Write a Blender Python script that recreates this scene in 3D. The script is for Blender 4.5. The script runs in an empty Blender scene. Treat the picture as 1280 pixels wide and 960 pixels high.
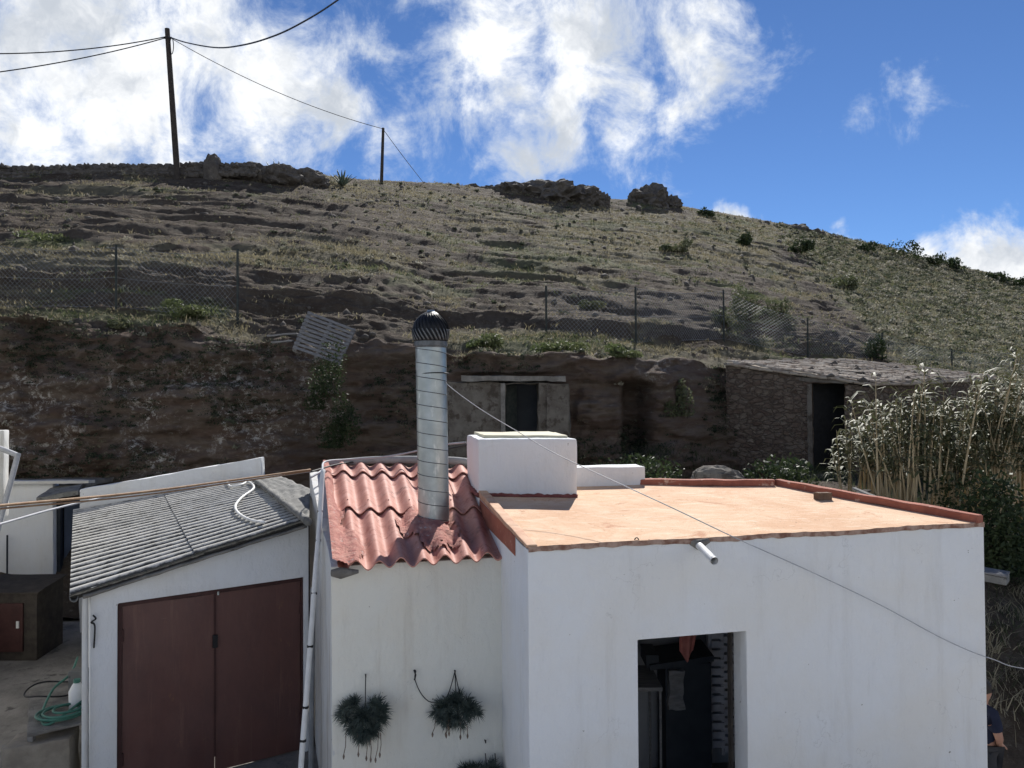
import bpy, bmesh, math, random
import numpy as np
from mathutils import Vector, Matrix, noise as mnoise
from mathutils.bvhtree import BVHTree
random.seed(7); rng = np.random.default_rng(7)
R = math.radians
scene = bpy.context.scene
C = scene.collection
V = Vector

# ------------------------------------------------------------------ camera
H = 4.5                     # eye height above the yard
F = 961.0                   # focal length in pixels of the 1280 wide photo
cam_d = bpy.data.cameras.new('camera'); cam = bpy.data.objects.new('camera', cam_d); C.objects.link(cam)
cam_d.sensor_width = 36; cam_d.lens = F/1280*36; cam_d.clip_end = 5000; cam_d.clip_start = 0.05
RM = Matrix.Rotation(R(90+1.0), 3, 'X') @ Matrix.Rotation(R(-0.4), 3, 'Z')
cam.matrix_world = Matrix.Translation((0, 0, H)) @ RM.to_4x4()
scene.camera = cam
O = V((0, 0, H))

def ray(x, y):
    d = RM @ V(((x-640)/F, (480-y)/F, -1.0)); return d
def at(x, y, D):                       # point on that sight line at depth D
    d = ray(x, y); return O + d*(D/d.y)
def pz(x, y, z):                       # ... at height z relative to the eye
    d = ray(x, y); return O + d*(z/d.z)
def pl(x, y, P, Q):                    # ... on the vertical plane through P, Q
    d = ray(x, y); n = V((Q.y-P.y, -(Q.x-P.x), 0)); return O + d*(n.dot(P-O)/n.dot(d))

# ------------------------------------------------------------------ noise
def _h(i, j, k):
    n = (i*374761393 + j*668265263 + k*1274126177) & 0xffffffff
    n = ((n ^ (n >> 13))*1274126177) & 0xffffffff
    return ((n ^ (n >> 16)) & 0xffff)/65535.0
def vnoise(x, y, z=0):
    x, y, z = np.broadcast_arrays(np.asarray(x, float), np.asarray(y, float), np.asarray(z, float))
    xi = np.floor(x).astype(np.int64); yi = np.floor(y).astype(np.int64); zi = np.floor(z).astype(np.int64)
    fx = x-xi; fy = y-yi; fz = z-zi
    u = fx*fx*fx*(fx*(fx*6-15)+10); v = fy*fy*fy*(fy*(fy*6-15)+10); w = fz*fz*fz*(fz*(fz*6-15)+10)
    def L(a, b, t): return a+(b-a)*t
    c = [[[_h(xi+a, yi+b, zi+d) for d in (0, 1)] for b in (0, 1)] for a in (0, 1)]
    return L(L(L(c[0][0][0], c[1][0][0], u), L(c[0][1][0], c[1][1][0], u), v),
             L(L(c[0][0][1], c[1][0][1], u), L(c[0][1][1], c[1][1][1], u), v), w)
def fbm(x, y, z=0, o=4, g=0.5):
    s = 0; a = 1; t = 0; x = np.asarray(x, float); y = np.asarray(y, float); z = np.asarray(z, float)
    for i in range(o):
        s = s+a*vnoise(x*2**i+17*i, y*2**i+31*i, z*2**i+5*i); t += a; a *= g
    return s/t
def sstep(a, b, x):
    t = np.clip((x-a)/(b-a), 0, 1); return t*t*(3-2*t)
def n3(p, s): return mnoise.noise(V(p)*s)

# ------------------------------------------------------------------ materials
def nt(m):
    m.use_nodes = True; t = m.node_tree; t.nodes.clear(); return t
class G:
    """small helper for building node trees"""
    def __init__(s, t): s.t = t
    def n(s, k, **kw):
        o = s.t.nodes.new(k)
        for a, b in kw.items(): setattr(o, a, b)
        return o
    def l(s, a, b): s.t.links.new(a, b)
    def setin(s, sock, v):
        if isinstance(v, bpy.types.NodeSocket): s.l(v, sock)
        elif isinstance(v, (tuple, list)) and len(v) == 3 and sock.type == 'RGBA': sock.default_value = (*v, 1)
        else: sock.default_value = v
    def math(s, op, a, b=0.0, clamp=False):
        o = s.n('ShaderNodeMath', operation=op, use_clamp=clamp); s.setin(o.inputs[0], a); s.setin(o.inputs[1], b); return o.outputs[0]
    def mix(s, f, a, b, mode='MIX'):
        o = s.n('ShaderNodeMix', data_type='RGBA', blend_type=mode)
        s.setin(o.inputs['Factor'], f); s.setin(o.inputs[6], a); s.setin(o.inputs[7], b); return o.outputs[2]
    def ramp(s, f, a, b, x=0.0, y=1.0):
        o = s.n('ShaderNodeMapRange', interpolation_type='SMOOTHSTEP'); s.setin(o.inputs[0], f)
        o.inputs[1].default_value = a; o.inputs[2].default_value = b; o.inputs[3].default_value = x; o.inputs[4].default_value = y
        return o.outputs[0]
    def coords(s, scale=(1, 1, 1)):
        tc = s.n('ShaderNodeTexCoord'); mp = s.n('ShaderNodeMapping'); mp.inputs['Scale'].default_value = scale
        s.l(tc.outputs['Object'], mp.inputs[0]); return mp.outputs[0]
    def noise(s, vec, scale, detail=6, rough=0.6, dist=0.0):
        o = s.n('ShaderNodeTexNoise'); s.l(vec, o.inputs['Vector'])
        o.inputs['Scale'].default_value = scale; o.inputs['Detail'].default_value = detail
        o.inputs['Roughness'].default_value = rough; o.inputs['Distortion'].default_value = dist
        return o.outputs[0]
    def bump(s, h, strength=0.3, dist=0.02, normal=None):
        o = s.n('ShaderNodeBump'); o.inputs['Strength'].default_value = strength; o.inputs['Distance'].default_value = dist
        s.l(h, o.inputs['Height'])
        if normal: s.l(normal, o.inputs['Normal'])
        return o.outputs[0]
    def out(s, col, rough=0.8, normal=None, metal=0.0, spec=0.3, trans=None):
        p = s.n('ShaderNodeBsdfPrincipled'); s.setin(p.inputs['Base Color'], col); s.setin(p.inputs['Roughness'], rough)
        s.setin(p.inputs['Metallic'], metal); p.inputs['Specular IOR Level'].default_value = spec
        if normal: s.l(normal, p.inputs['Normal'])
        o = s.n('ShaderNodeOutputMaterial'); sh = p.outputs[0]
        if trans:
            tr = s.n('ShaderNodeBsdfTranslucent'); s.setin(tr.inputs[0], col)
            mx = s.n('ShaderNodeMixShader'); mx.inputs[0].default_value = trans
            s.l(sh, mx.inputs[1]); s.l(tr.outputs[0], mx.inputs[2]); sh = mx.outputs[0]
        s.l(sh, o.inputs[0])
MATS = {}
def rough_mat(name, a, b, scale=4, rough=0.8, bump=0.3, bscale=30, bdist=0.01, spot=None, spot_scale=12, spot_lo=0.6, spot_hi=0.66,
              stretch=(1, 1, 1), metal=0.0, spec=0.3, trans=None, lo=0.35, hi=0.65):
    m = bpy.data.materials.new(name); g = G(nt(m)); c = g.coords(stretch)
    f = g.ramp(g.noise(c, scale, 8, 0.62), lo, hi); col = g.mix(f, a, b)
    if spot: col = g.mix(g.ramp(g.noise(c, spot_scale, 6, 0.65), spot_lo, spot_hi), col, spot)
    h = g.noise(c, bscale, 8, 0.65)
    g.out(col, rough, g.bump(h, bump, bdist) if bump else None, metal, spec, trans); MATS[name] = m; return m

M_plaster = bpy.data.materials.new('white_plaster')
def plaster(m, base, dirt_shade, yellow, amt):
    g = G(nt(m)); c = g.coords(); cs = g.coords((3, 3, 0.35))
    col = g.mix(g.ramp(g.noise(c, 0.9, 6, 0.6), 0.35, 0.7), base, yellow)
    col = g.mix(g.math('MULTIPLY', g.ramp(g.noise(cs, 1.6, 8, 0.7), 0.5, 0.8), amt), col, dirt_shade)
    col = g.mix(g.ramp(g.noise(c, 16, 4, 0.5), 0.735, 0.76), col, tuple(0.55*x for x in dirt_shade))
    h = g.math('ADD', g.math('MULTIPLY', g.noise(c, 2.2, 3, 0.5), 1.6), g.math('MULTIPLY', g.noise(c, 55, 6, 0.7), 0.22))
    h = g.math('ADD', h, g.math('MULTIPLY', g.ramp(g.noise(g.coords((1, 1, 0.5)), 7, 5, 0.6), 0.4, 0.6), 0.25))
    crack = g.ramp(g.math('ABSOLUTE', g.math('SUBTRACT', g.noise(c, 1.3, 7, 0.55), 0.5)), 0.0, 0.0035, 0.3, 0.0)
    crack = g.math('MULTIPLY', crack, g.ramp(g.noise(c, 0.8, 2), 0.52, 0.62))
    col = g.mix(crack, col, (0.32, 0.31, 0.3))
    g.out(col, 0.88, g.bump(h, 0.5, 0.035), 0, 0.2)
plaster(M_plaster, (0.76, 0.78, 0.80), (0.5, 0.48, 0.44), (0.75, 0.745, 0.72), 0.3)
M_plaster2 = bpy.data.materials.new('cream_plaster'); plaster(M_plaster2, (0.74, 0.74, 0.68), (0.5, 0.45, 0.37), (0.74, 0.71, 0.62), 0.4)
M_plaster3 = bpy.data.materials.new('weathered_plaster'); plaster(M_plaster3, (0.66, 0.67, 0.66), (0.3, 0.25, 0.2), (0.6, 0.58, 0.53), 0.75)
M_inside = rough_mat('inside_plaster', (0.42, 0.43, 0.45), (0.5, 0.5, 0.5), 2, 0.9, 0.1)
# flat roof: worn terracotta paint, with scratches, dust and a few dark crumbs
M_roof = bpy.data.materials.new('worn_terracotta_paint')
g = G(nt(M_roof)); c = g.coords(); cs = g.coords((0.7, 3, 1))
col = g.mix(g.ramp(g.noise(c, 1.2, 10, 0.7, 0.8), 0.36, 0.62), (0.69, 0.50, 0.345), (0.61, 0.385, 0.245))
col = g.mix(g.ramp(g.noise(cs, 5, 10, 0.75, 1.2), 0.5, 0.68), col, (0.75, 0.61, 0.46))
col = g.mix(g.ramp(g.noise(c, 2.1, 10, 0.75, 0.5), 0.56, 0.66), col, (0.52, 0.285, 0.175))
col = g.mix(g.ramp(g.noise(g.coords((0.5, 4, 1)), 9, 10, 0.8, 1.5), 0.58, 0.66), col, (0.42, 0.24, 0.16))
col = g.mix(g.ramp(g.noise(c, 30, 5, 0.6), 0.66, 0.70), col, (0.2, 0.11, 0.08))
col = g.mix(g.ramp(g.noise(c, 75, 3, 0.6), 0.68, 0.72), col, (0.12, 0.08, 0.06))
g.out(col, 0.9, g.bump(g.math('ADD', g.noise(cs, 9, 10, 0.75), g.math('MULTIPLY', g.noise(c, 60, 4, 0.7), 0.4)), 0.6, 0.02), 0, 0.2)
M_rim = rough_mat('terracotta_rim', (0.36, 0.13, 0.085), (0.27, 0.095, 0.065), 5, 0.85, 0.4, 20, 0.02, (0.6, 0.4, 0.3), 9, 0.6, 0.7)
M_tile = bpy.data.materials.new('red_painted_fibre_sheet')
g = G(nt(M_tile)); c = g.coords()
col = g.mix(g.ramp(g.noise(c, 2.2, 8, 0.65), 0.35, 0.7), (0.46, 0.205, 0.155), (0.54, 0.29, 0.235))
col = g.mix(g.ramp(g.noise(c, 7, 8, 0.75), 0.5, 0.66), col, (0.33, 0.125, 0.095))
col = g.mix(g.ramp(g.noise(c, 3.2, 8, 0.75), 0.57, 0.66), col, (0.26, 0.12, 0.095))
col = g.mix(g.ramp(g.noise(c, 26, 4, 0.6), 0.68, 0.72), col, (0.6, 0.45, 0.4))
g.out(col, 0.7, g.bump(g.noise(c, 30, 8, 0.7), 0.25, 0.01), 0, 0.3)
M_mortar = rough_mat('pink_mortar', (0.5, 0.25, 0.2), (0.4, 0.16, 0.13), 8, 0.9, 0.9, 18, 0.04, (0.52, 0.42, 0.38), 14, 0.58, 0.68)
M_darkred = rough_mat('dark_red_mastic', (0.16, 0.05, 0.045), (0.24, 0.08, 0.07), 9, 0.8, 0.8, 20, 0.03)
M_galv = bpy.data.materials.new('galvanised_steel')
g = G(nt(M_galv)); c = g.coords()
col = g.mix(g.ramp(g.noise(c, 5, 8, 0.6), 0.35, 0.7), (0.36, 0.40, 0.40), (0.46, 0.5, 0.5))
col = g.mix(g.ramp(g.noise(g.coords((1, 1, 0.3)), 9, 6, 0.7), 0.56, 0.7), col, (0.6, 0.63, 0.62))
g.out(col, g.ramp(g.noise(c, 8, 5), 0.3, 0.7, 0.38, 0.52), None, 0.9, 0.5)
M_seam = rough_mat('seam_steel', (0.08, 0.09, 0.1), (0.13, 0.14, 0.15), 9, 0.6, 0, metal=0.5)
M_cowl = rough_mat('sooty_steel', (0.012, 0.014, 0.018), (0.03, 0.032, 0.036), 12, 0.5, 0.1, metal=0.3)
M_fin = rough_mat('grey_fin_steel', (0.10, 0.11, 0.115), (0.16, 0.17, 0.175), 12, 0.5, 0.1, metal=0.4)
M_fibro = bpy.data.materials.new('lichen_grey_fibre_cement')       # trough shade painted into the colour by wave phase; lichen specks at random
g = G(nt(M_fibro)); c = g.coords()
da = g.n('ShaderNodeAttribute', attribute_name='dirt_shade')
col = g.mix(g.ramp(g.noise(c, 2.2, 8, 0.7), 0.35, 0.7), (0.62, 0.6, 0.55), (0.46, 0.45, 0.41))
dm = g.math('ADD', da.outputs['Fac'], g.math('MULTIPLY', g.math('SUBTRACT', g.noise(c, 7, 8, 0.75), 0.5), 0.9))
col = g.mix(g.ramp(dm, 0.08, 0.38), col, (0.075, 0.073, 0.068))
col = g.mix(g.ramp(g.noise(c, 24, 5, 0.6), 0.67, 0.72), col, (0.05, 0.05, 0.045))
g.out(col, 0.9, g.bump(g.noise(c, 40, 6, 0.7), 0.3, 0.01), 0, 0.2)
M_dust = rough_mat('dusty_sheet', (0.16, 0.16, 0.15), (0.24, 0.235, 0.22), 5, 0.9, 0.6, 30, 0.02, (0.08, 0.08, 0.075), 9, 0.55, 0.65)
M_door = bpy.data.materials.new('brown_sheet_metal')
g = G(nt(M_door)); c = g.coords((1, 1, 0.6))
col = g.mix(g.ramp(g.noise(c, 1.1, 8, 0.7), 0.35, 0.68), (0.125, 0.056, 0.046), (0.085, 0.04, 0.036))
col = g.mix(g.ramp(g.noise(g.coords((5, 5, 0.35)), 2.4, 8, 0.75), 0.52, 0.7), col, (0.15, 0.075, 0.058))
col = g.mix(g.ramp(g.noise(c, 5, 10, 0.8), 0.6, 0.68), col, (0.17, 0.085, 0.05))
col = g.mix(g.ramp(g.noise(g.coords((1, 1, 6)), 5, 8, 0.8), 0.66, 0.7), col, (0.2, 0.14, 0.12))
g.out(col, g.ramp(g.noise(c, 3, 6), 0.3, 0.7, 0.34, 0.6), g.bump(g.noise(c, 2.2, 4), 0.3, 0.04), 0, 0.5)
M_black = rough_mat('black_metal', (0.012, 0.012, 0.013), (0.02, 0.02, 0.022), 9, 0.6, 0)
M_cable = rough_mat('black_cable', (0.018, 0.018, 0.02), (0.028, 0.028, 0.03), 9, 0.6, 0)
M_greycable = rough_mat('grey_cable', (0.42, 0.43, 0.45), (0.34, 0.35, 0.37), 9, 0.6, 0)
M_brown = rough_mat('brown_cable', (0.26, 0.15, 0.08), (0.36, 0.24, 0.14), 9, 0.7, 0.2, stretch=(0.2, 1, 1))
M_pvc = rough_mat('white_plastic', (0.78, 0.78, 0.76), (0.68, 0.68, 0.66), 6, 0.45, 0)
M_wood = rough_mat('grey_wood', (0.24, 0.235, 0.23), (0.16, 0.155, 0.15), 6, 0.9, 0.5, 30, 0.01, stretch=(1, 4, 4))
M_polewood = rough_mat('dark_pole_wood', (0.045, 0.038, 0.034), (0.07, 0.06, 0.05), 6, 0.9, 0.4, 20, 0.02)
M_post = rough_mat('green_post_paint', (0.028, 0.036, 0.034), (0.05, 0.055, 0.05), 8, 0.7, 0.1)
M_wire = rough_mat('dull_wire', (0.3, 0.31, 0.32), (0.2, 0.21, 0.21), 9, 0.5, 0, metal=0.5)
M_concrete = rough_mat('rough_concrete', (0.26, 0.245, 0.22), (0.16, 0.15, 0.135), 5, 0.95, 0.8, 24, 0.03, (0.08, 0.075, 0.07), 8, 0.62, 0.7)
M_brick = rough_mat('dark_brick', (0.13, 0.085, 0.06), (0.2, 0.14, 0.1), 8, 0.9, 0.7, 30, 0.02)
M_hose = rough_mat('green_hose', (0.05, 0.16, 0.12), (0.07, 0.2, 0.15), 8, 0.5, 0)
M_yard = rough_mat('cracked_yard_concrete', (0.27, 0.255, 0.235), (0.16, 0.15, 0.14), 1.1, 0.95, 0.7, 9, 0.05, (0.09, 0.085, 0.08), 3.2, 0.55, 0.68)
M_stone = rough_mat('dark_basalt', (0.085, 0.075, 0.066), (0.15, 0.135, 0.118), 2.2, 0.95, 0.9, 9, 0.06, (0.25, 0.23, 0.19), 7, 0.6, 0.7)
M_masonry = bpy.data.materials.new('dark_rubble_masonry')
g = G(nt(M_masonry)); c0_ = g.coords((1, 1, 1.9)); nv = g.n('ShaderNodeTexNoise'); g.l(c0_, nv.inputs['Vector']); nv.inputs['Scale'].default_value = 5; nv.inputs['Detail'].default_value = 5
ml = g.n('ShaderNodeVectorMath', operation='SCALE'); g.l(nv.outputs['Color'], ml.inputs[0]); ml.inputs['Scale'].default_value = 0.28
ad = g.n('ShaderNodeVectorMath', operation='ADD'); g.l(c0_, ad.inputs[0]); g.l(ml.outputs[0], ad.inputs[1]); c = ad.outputs[0]
vo = g.n('ShaderNodeTexVoronoi'); vo.feature = 'DISTANCE_TO_EDGE'; g.l(c, vo.inputs['Vector']); vo.inputs['Scale'].default_value = 4.6
v2 = g.n('ShaderNodeTexVoronoi'); g.l(c, v2.inputs['Vector']); v2.inputs['Scale'].default_value = 4.6
sepc = g.n('ShaderNodeSeparateColor'); g.l(v2.outputs['Color'], sepc.inputs[0])
col = g.mix(sepc.outputs[0], (0.12, 0.085, 0.066), (0.19, 0.155, 0.125))
col = g.mix(g.ramp(g.noise(c0_, 6, 8, 0.7), 0.5, 0.72), col, (0.25, 0.215, 0.175))
col = g.mix(g.ramp(vo.outputs[0], 0.0, 0.09, 0.75, 0.0), col, (0.085, 0.068, 0.055))
hh = g.math('ADD', g.ramp(vo.outputs[0], 0.0, 0.16), g.noise(c0_, 14, 8, 0.7))
g.out(col, 0.95, g.bump(hh, 0.8, 0.06), 0, 0.15)
M_cavewall = rough_mat('worn_cave_plaster', (0.175, 0.16, 0.138), (0.115, 0.1, 0.083), 2.5, 0.95, 0.8, 12, 0.04, (0.075, 0.062, 0.05), 4, 0.5, 0.62)
M_tileold = rough_mat('old_clay_tile', (0.30, 0.24, 0.19), (0.46, 0.41, 0.34), 5, 0.95, 0.6, 20, 0.03, (0.12, 0.09, 0.075), 7, 0.55, 0.65)
M_cane = rough_mat('dry_cane', (0.5, 0.4, 0.25), (0.36, 0.28, 0.16), 5, 0.6, 0, stretch=(1, 1, 0.4))
M_caneleaf = rough_mat('cane_leaf', (0.09, 0.106, 0.05), (0.18, 0.175, 0.098), 3, 0.6, 0, trans=0.14, spec=0.22)
M_leafdark = rough_mat('dark_leaf', (0.028, 0.045, 0.018), (0.055, 0.075, 0.03), 2, 0.6, 0, trans=0.25)
M_leafmid = rough_mat('scrub_leaf', (0.085, 0.105, 0.05), (0.15, 0.155, 0.085), 1.2, 0.65, 0, trans=0.3)
M_leafgreen = rough_mat('fresh_leaf', (0.09, 0.12, 0.045), (0.145, 0.165, 0.075), 1.5, 0.6, 0, trans=0.35)
M_agave = rough_mat('agave_leaf', (0.07, 0.1, 0.075), (0.11, 0.14, 0.1), 3, 0.5, 0)
M_succ = rough_mat('grey_green_rosette_leaf', (0.05, 0.072, 0.066), (0.11, 0.135, 0.12), 9, 0.55, 0, trans=0.15)
M_drystalk = rough_mat('dry_stalk', (0.16, 0.12, 0.09), (0.24, 0.19, 0.15), 9, 0.8, 0)
M_twig = rough_mat('twig', (0.07, 0.05, 0.035), (0.12, 0.09, 0.06), 7, 0.9, 0)

# ------------------------------------------------------------------ object helpers
ORG = {}
def props(o, label=None, cat=None, group=None, kind=None):
    if label: o['label'] = label
    if cat: o['category'] = cat
    if group: o['group'] = group
    if kind: o['kind'] = kind
    return o
def thing(name, loc, label, cat, group=None):
    o = bpy.data.objects.new(name, None); C.objects.link(o); o.location = loc; o.empty_display_size = 0.2
    ORG[o] = V(loc); return props(o, label, cat, group)
class MB:
    def __init__(s): s.v = []; s.f = []
    def add(s, vs, fs):
        b = len(s.v); s.v += [V(p) for p in vs]; s.f += [tuple(i+b for i in f) for f in fs]; return s
    def hexa(s, lo, hi):               # lo, hi: matching loops (bottom, top)
        n = len(lo); b = [(i, (i+1) % n, n+(i+1) % n, n+i) for i in range(n)]
        return s.add(list(lo)+list(hi), [tuple(range(n-1, -1, -1)), tuple(range(n, 2*n))]+b)
    def box(s, c, ax, ay, az):         # half axes
        c, ax, ay, az = V(c), V(ax), V(ay), V(az)
        return s.hexa([c-ax-ay-az, c+ax-ay-az, c+ax+ay-az, c-ax+ay-az], [c-ax-ay+az, c+ax-ay+az, c+ax+ay+az, c-ax+ay+az])
    def seg(s, P, Q, zp, zq, th, zb=0.0, zbq=None):   # wall piece between plan points P,Q; th: inward offset vector
        th = V(th); zbq = zb if zbq is None else zbq
        a = V((P.x, P.y, zb)); b = V((Q.x, Q.y, zbq)); c = V((P.x, P.y, zp)); d = V((Q.x, Q.y, zq))
        return s.hexa([a, b, b+th, a+th], [c, d, d+th, c+th])
    def tube(s, pts, r, n=8, cap=True, jit=0, seed=0):
        pts = [V(p) for p in pts]; rs = r if isinstance(r, (list, tuple)) else [r]*len(pts); base = len(s.v); up = None
        for i, p in enumerate(pts):
            t = (pts[min(i+1, len(pts)-1)]-pts[max(i-1, 0)]).normalized()
            if up is None:
                up = V((0, 0, 1)) if abs(t.z) < 0.9 else V((0, 1, 0))
            a = t.cross(up).normalized(); up = a.cross(t).normalized()
            for k in range(n):
                w = 2*math.pi*k/n; rr = rs[i]
                q = p+a*math.cos(w)*rr+up*math.sin(w)*rr
                if jit: q = p+(q-p)*(1+jit*n3((q.x+seed, q.y, q.z), 9))
                s.v.append(q)
        for i in range(len(pts)-1):
            for k in range(n):
                a0 = base+i*n+k; a1 = base+i*n+(k+1) % n
                s.f.append((a0, a1, a1+n, a0+n))
        if cap:
            s.f.append(tuple(base+n-1-k for k in range(n))); e = base+(len(pts)-1)*n; s.f.append(tuple(e+k for k in range(n)))
        return s
    def grid(s, P, nu, nv):            # P(i,j) -> point
        b = len(s.v)
        for j in range(nv+1):
            for i in range(nu+1): s.v.append(V(P(i/nu, j/nv)))
        for j in range(nv):
            for i in range(nu):
                a = b+j*(nu+1)+i; s.f.append((a, a+1, a+nu+2, a+nu+1))
        return s
    def build(s, name, mat, parent=None, smooth=False, bevel=0, sub=0, jit=0, js=3.0, solid=0, label=None):
        org = ORG[parent] if parent else (sum(s.v, V())/len(s.v))
        if not parent: org = V((org.x, org.y, min(p.z for p in s.v)))
        me = bpy.data.meshes.new(name); me.from_pydata([tuple(p-org) for p in s.v], [], s.f); me.update()
        bm = bmesh.new(); bm.from_mesh(me)
        if bevel or sub or jit: bmesh.ops.remove_doubles(bm, verts=bm.verts, dist=1e-4)
        bmesh.ops.recalc_face_normals(bm, faces=bm.faces)
        if sub:
            for _ in range(12):
                L = [e for e in bm.edges if e.calc_length() > sub]
                if not L: break
                bmesh.ops.subdivide_edges(bm, edges=L, cuts=1, use_grid_fill=True)
                if len(bm.verts) > 60000: break
        if bevel:
            ed = [e for e in bm.edges if len(e.link_faces) == 2 and e.calc_face_angle(0) > 0.6]
            bmesh.ops.bevel(bm, geom=ed, offset=bevel, segments=2, affect='EDGES', profile=0.6, clamp_overlap=True)
        if jit:
            for v in bm.verts:
                w = v.co+org
                v.co += V((n3((w.x, w.y, w.z), js), n3((w.x+9, w.y, w.z+4), js), n3((w.x, w.y+7, w.z+2), js)))*jit + \
                    V((n3((w.x, w.y, w.z), js*5), n3((w.x+9, w.y, w.z+4), js*5), n3((w.x, w.y+7, w.z+2), js*5)))*jit*0.35
        bm.to_mesh(me); bm.free()
        o = bpy.data.objects.new(name, me); C.objects.link(o)
        if mat: me.materials.append(mat)
        if smooth:
            me.polygons.foreach_set('use_smooth', [True]*len(me.polygons)); me.update()
            if smooth != 'all':
                try: me.set_sharp_from_angle(angle=R(40))
                except Exception: pass
        if parent: o.parent = parent
        else: o.location = org
        ORG[o] = org
        if solid:
            md = o.modifiers.new('solid', 'SOLIDIFY'); md.thickness = solid; md.offset = 0
        if label: o['label'] = label
        return o
def npmesh(name, verts, faces, mat, tint=None):          # big numpy meshes (quads or tris), verts in world space
    me = bpy.data.meshes.new(name); nv = len(verts); nf, k = faces.shape
    me.vertices.add(nv); me.vertices.foreach_set('co', np.ascontiguousarray(verts, np.float32).ravel())
    me.loops.add(nf*k); me.loops.foreach_set('vertex_index', np.ascontiguousarray(faces, np.int32).ravel())
    me.polygons.add(nf); me.polygons.foreach_set('loop_start', np.arange(0, nf*k, k, dtype=np.int32))
    try: me.polygons.foreach_set('loop_total', np.full(nf, k, np.int32))
    except Exception: pass
    me.update(calc_edges=True); me.validate()
    if tint is not None:
        a = me.attributes.new('tint', 'FLOAT_COLOR', 'POINT'); a.data.foreach_set('color', np.ascontiguousarray(tint, np.float32).ravel())
    me.materials.append(mat); o = bpy.data.objects.new(name, me); C.objects.link(o); ORG[o] = V((0, 0, 0)); return o
def catenary(a, b, sag, n=16):
    a, b = V(a), V(b); return [a.lerp(b, i/n)-V((0, 0, sag*4*(i/n)*(1-i/n))) for i in range(n+1)]
def spline(pts, n=8):
    pts = [V(p) for p in pts]; out = []
    for i in range(len(pts)-1):
        p0 = pts[max(i-1, 0)]; p1 = pts[i]; p2 = pts[i+1]; p3 = pts[min(i+2, len(pts)-1)]
        for k in range(n):
            t = k/n
            out.append(0.5*((2*p1)+(p2-p0)*t+(2*p0-5*p1+4*p2-p3)*t*t+(3*p1-p0-3*p2+p3)*t**3))
    return out+[pts[-1]]
def copy_tree(o, parent=None):
    c = o.copy(); C.objects.link(c)
    if parent: c.parent = parent
    for ch in list(o.children): copy_tree(ch, c)
    return c

# ------------------------------------------------------------------ hillside
# profiles along sight lines: (depth, photo row) from the foot to the skyline
COL = {
 -900: [(14, 775), (15.5, 720), (17, 640), (18.2, 410), (20, 390), (21.2, 358), (21.8, 332), (26, 300), (38, 240), (44, 210)],
 -300: [(14.6, 770), (15.8, 710), (17, 640), (18.2, 408), (20, 390), (21.2, 357), (21.8, 332), (26, 300), (38, 238), (44, 209)],
 0:    [(15.6, 775), (16.4, 700), (17.2, 640), (18.2, 408), (20, 392), (21.2, 356), (21.8, 332), (25.5, 300), (38, 235), (43, 210)],
 150:  [(15.8, 780), (16.6, 700), (17.4, 640), (18.4, 408), (20, 388), (21.2, 355), (21.8, 332), (25.5, 300), (38, 234), (43, 210)],
 300:  [(15.8, 780), (16.6, 700), (17.6, 640), (18.6, 420), (20, 404), (21.3, 372), (22, 345), (27, 305), (40, 234), (45, 212)],
 350:  [(15.8, 780), (16.8, 700), (18.0, 640), (19.2, 425), (20.5, 405), (21.6, 380), (22.4, 352), (27.5, 308), (42, 236), (47, 213)],
 400:  [(15.5, 780), (17, 700), (18.8, 620), (20.0, 430), (21, 392), (22, 375), (22.8, 352), (28, 308), (44, 240), (50, 218)],
 450:  [(13, 830), (16, 720), (18.4, 612), (19.8, 430), (21.2, 394), (22.2, 376), (23, 355), (29, 310), (46, 242), (54, 223)],
 560:  [(12, 850), (15, 740), (18.2, 612), (19.0, 440), (21.5, 418), (23, 400), (24, 380), (31, 325), (50, 252), (58, 229)],
 700:  [(12, 850), (15, 730), (18.2, 612), (19.0, 442), (22, 418), (24, 394), (26, 375), (34, 327), (54, 265), (63, 244)],
 830:  [(12, 840), (13.5, 660), (18.4, 612), (19.6, 452), (23.5, 432), (24.7, 398), (27.5, 385), (36, 338), (58, 276), (68, 252)],
 960:  [(11, 830), (12.8, 630), (21.2, 585), (22.6, 453), (26, 440), (29, 418), (30, 392), (38, 352), (60, 300), (73, 275)],
 1030: [(10.2, 845), (12.4, 645), (22.0, 580), (24.2, 456), (27.4, 446), (28.3, 410), (31, 401), (40, 368), (61, 318), (74.5, 290)],
 1100: [(9.4, 860), (12.0, 660), (22.0, 580), (24.5, 468), (28, 450), (31, 437), (33, 422), (42, 385), (62, 335), (76, 306)],
 1280: [(8.2, 1060), (10.3, 800), (13.8, 655), (24.5, 488), (30, 470), (33, 457), (36, 445), (46, 415), (66, 375), (80, 352)],
 1600: [(8.4, 1060), (10.8, 790), (14, 670), (24, 520), (32, 500), (36, 490), (40, 480), (50, 460), (70, 440), (85, 425)],
 2500: [(8.4, 1060), (10.8, 790), (14, 670), (24, 520), (32, 500), (36, 490), (40, 480), (50, 460), (70, 440), (85, 425)]}
kx = np.array(sorted(COL)); NR = 10
KD = np.array([[p[0] for p in COL[x]] for x in kx], float)
KY = np.array([[p[1] for p in COL[x]] for x in kx], float)
KZ = np.zeros_like(KY)
for i, x in enumerate(kx):
    for j in range(NR): KZ[i, j] = at(min(max(float(x), -800), 2200), KY[i, j], KD[i, j]).z
xs = np.concatenate([np.arange(-900, -60, 30), np.arange(-60, 1345, 3.6), np.arange(1345, 2500, 30)])
def smooth_cols(K):
    out = np.stack([np.interp(xs, kx, K[:, j]) for j in range(NR)], 1)
    ker = np.exp(-0.5*(np.arange(-9, 10)/4.0)**2); ker /= ker.sum()
    pad = np.pad(out, ((9, 9), (0, 0)), 'edge')
    return np.stack([np.convolve(pad[:, j], ker, 'valid') for j in range(NR)], 1)
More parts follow.
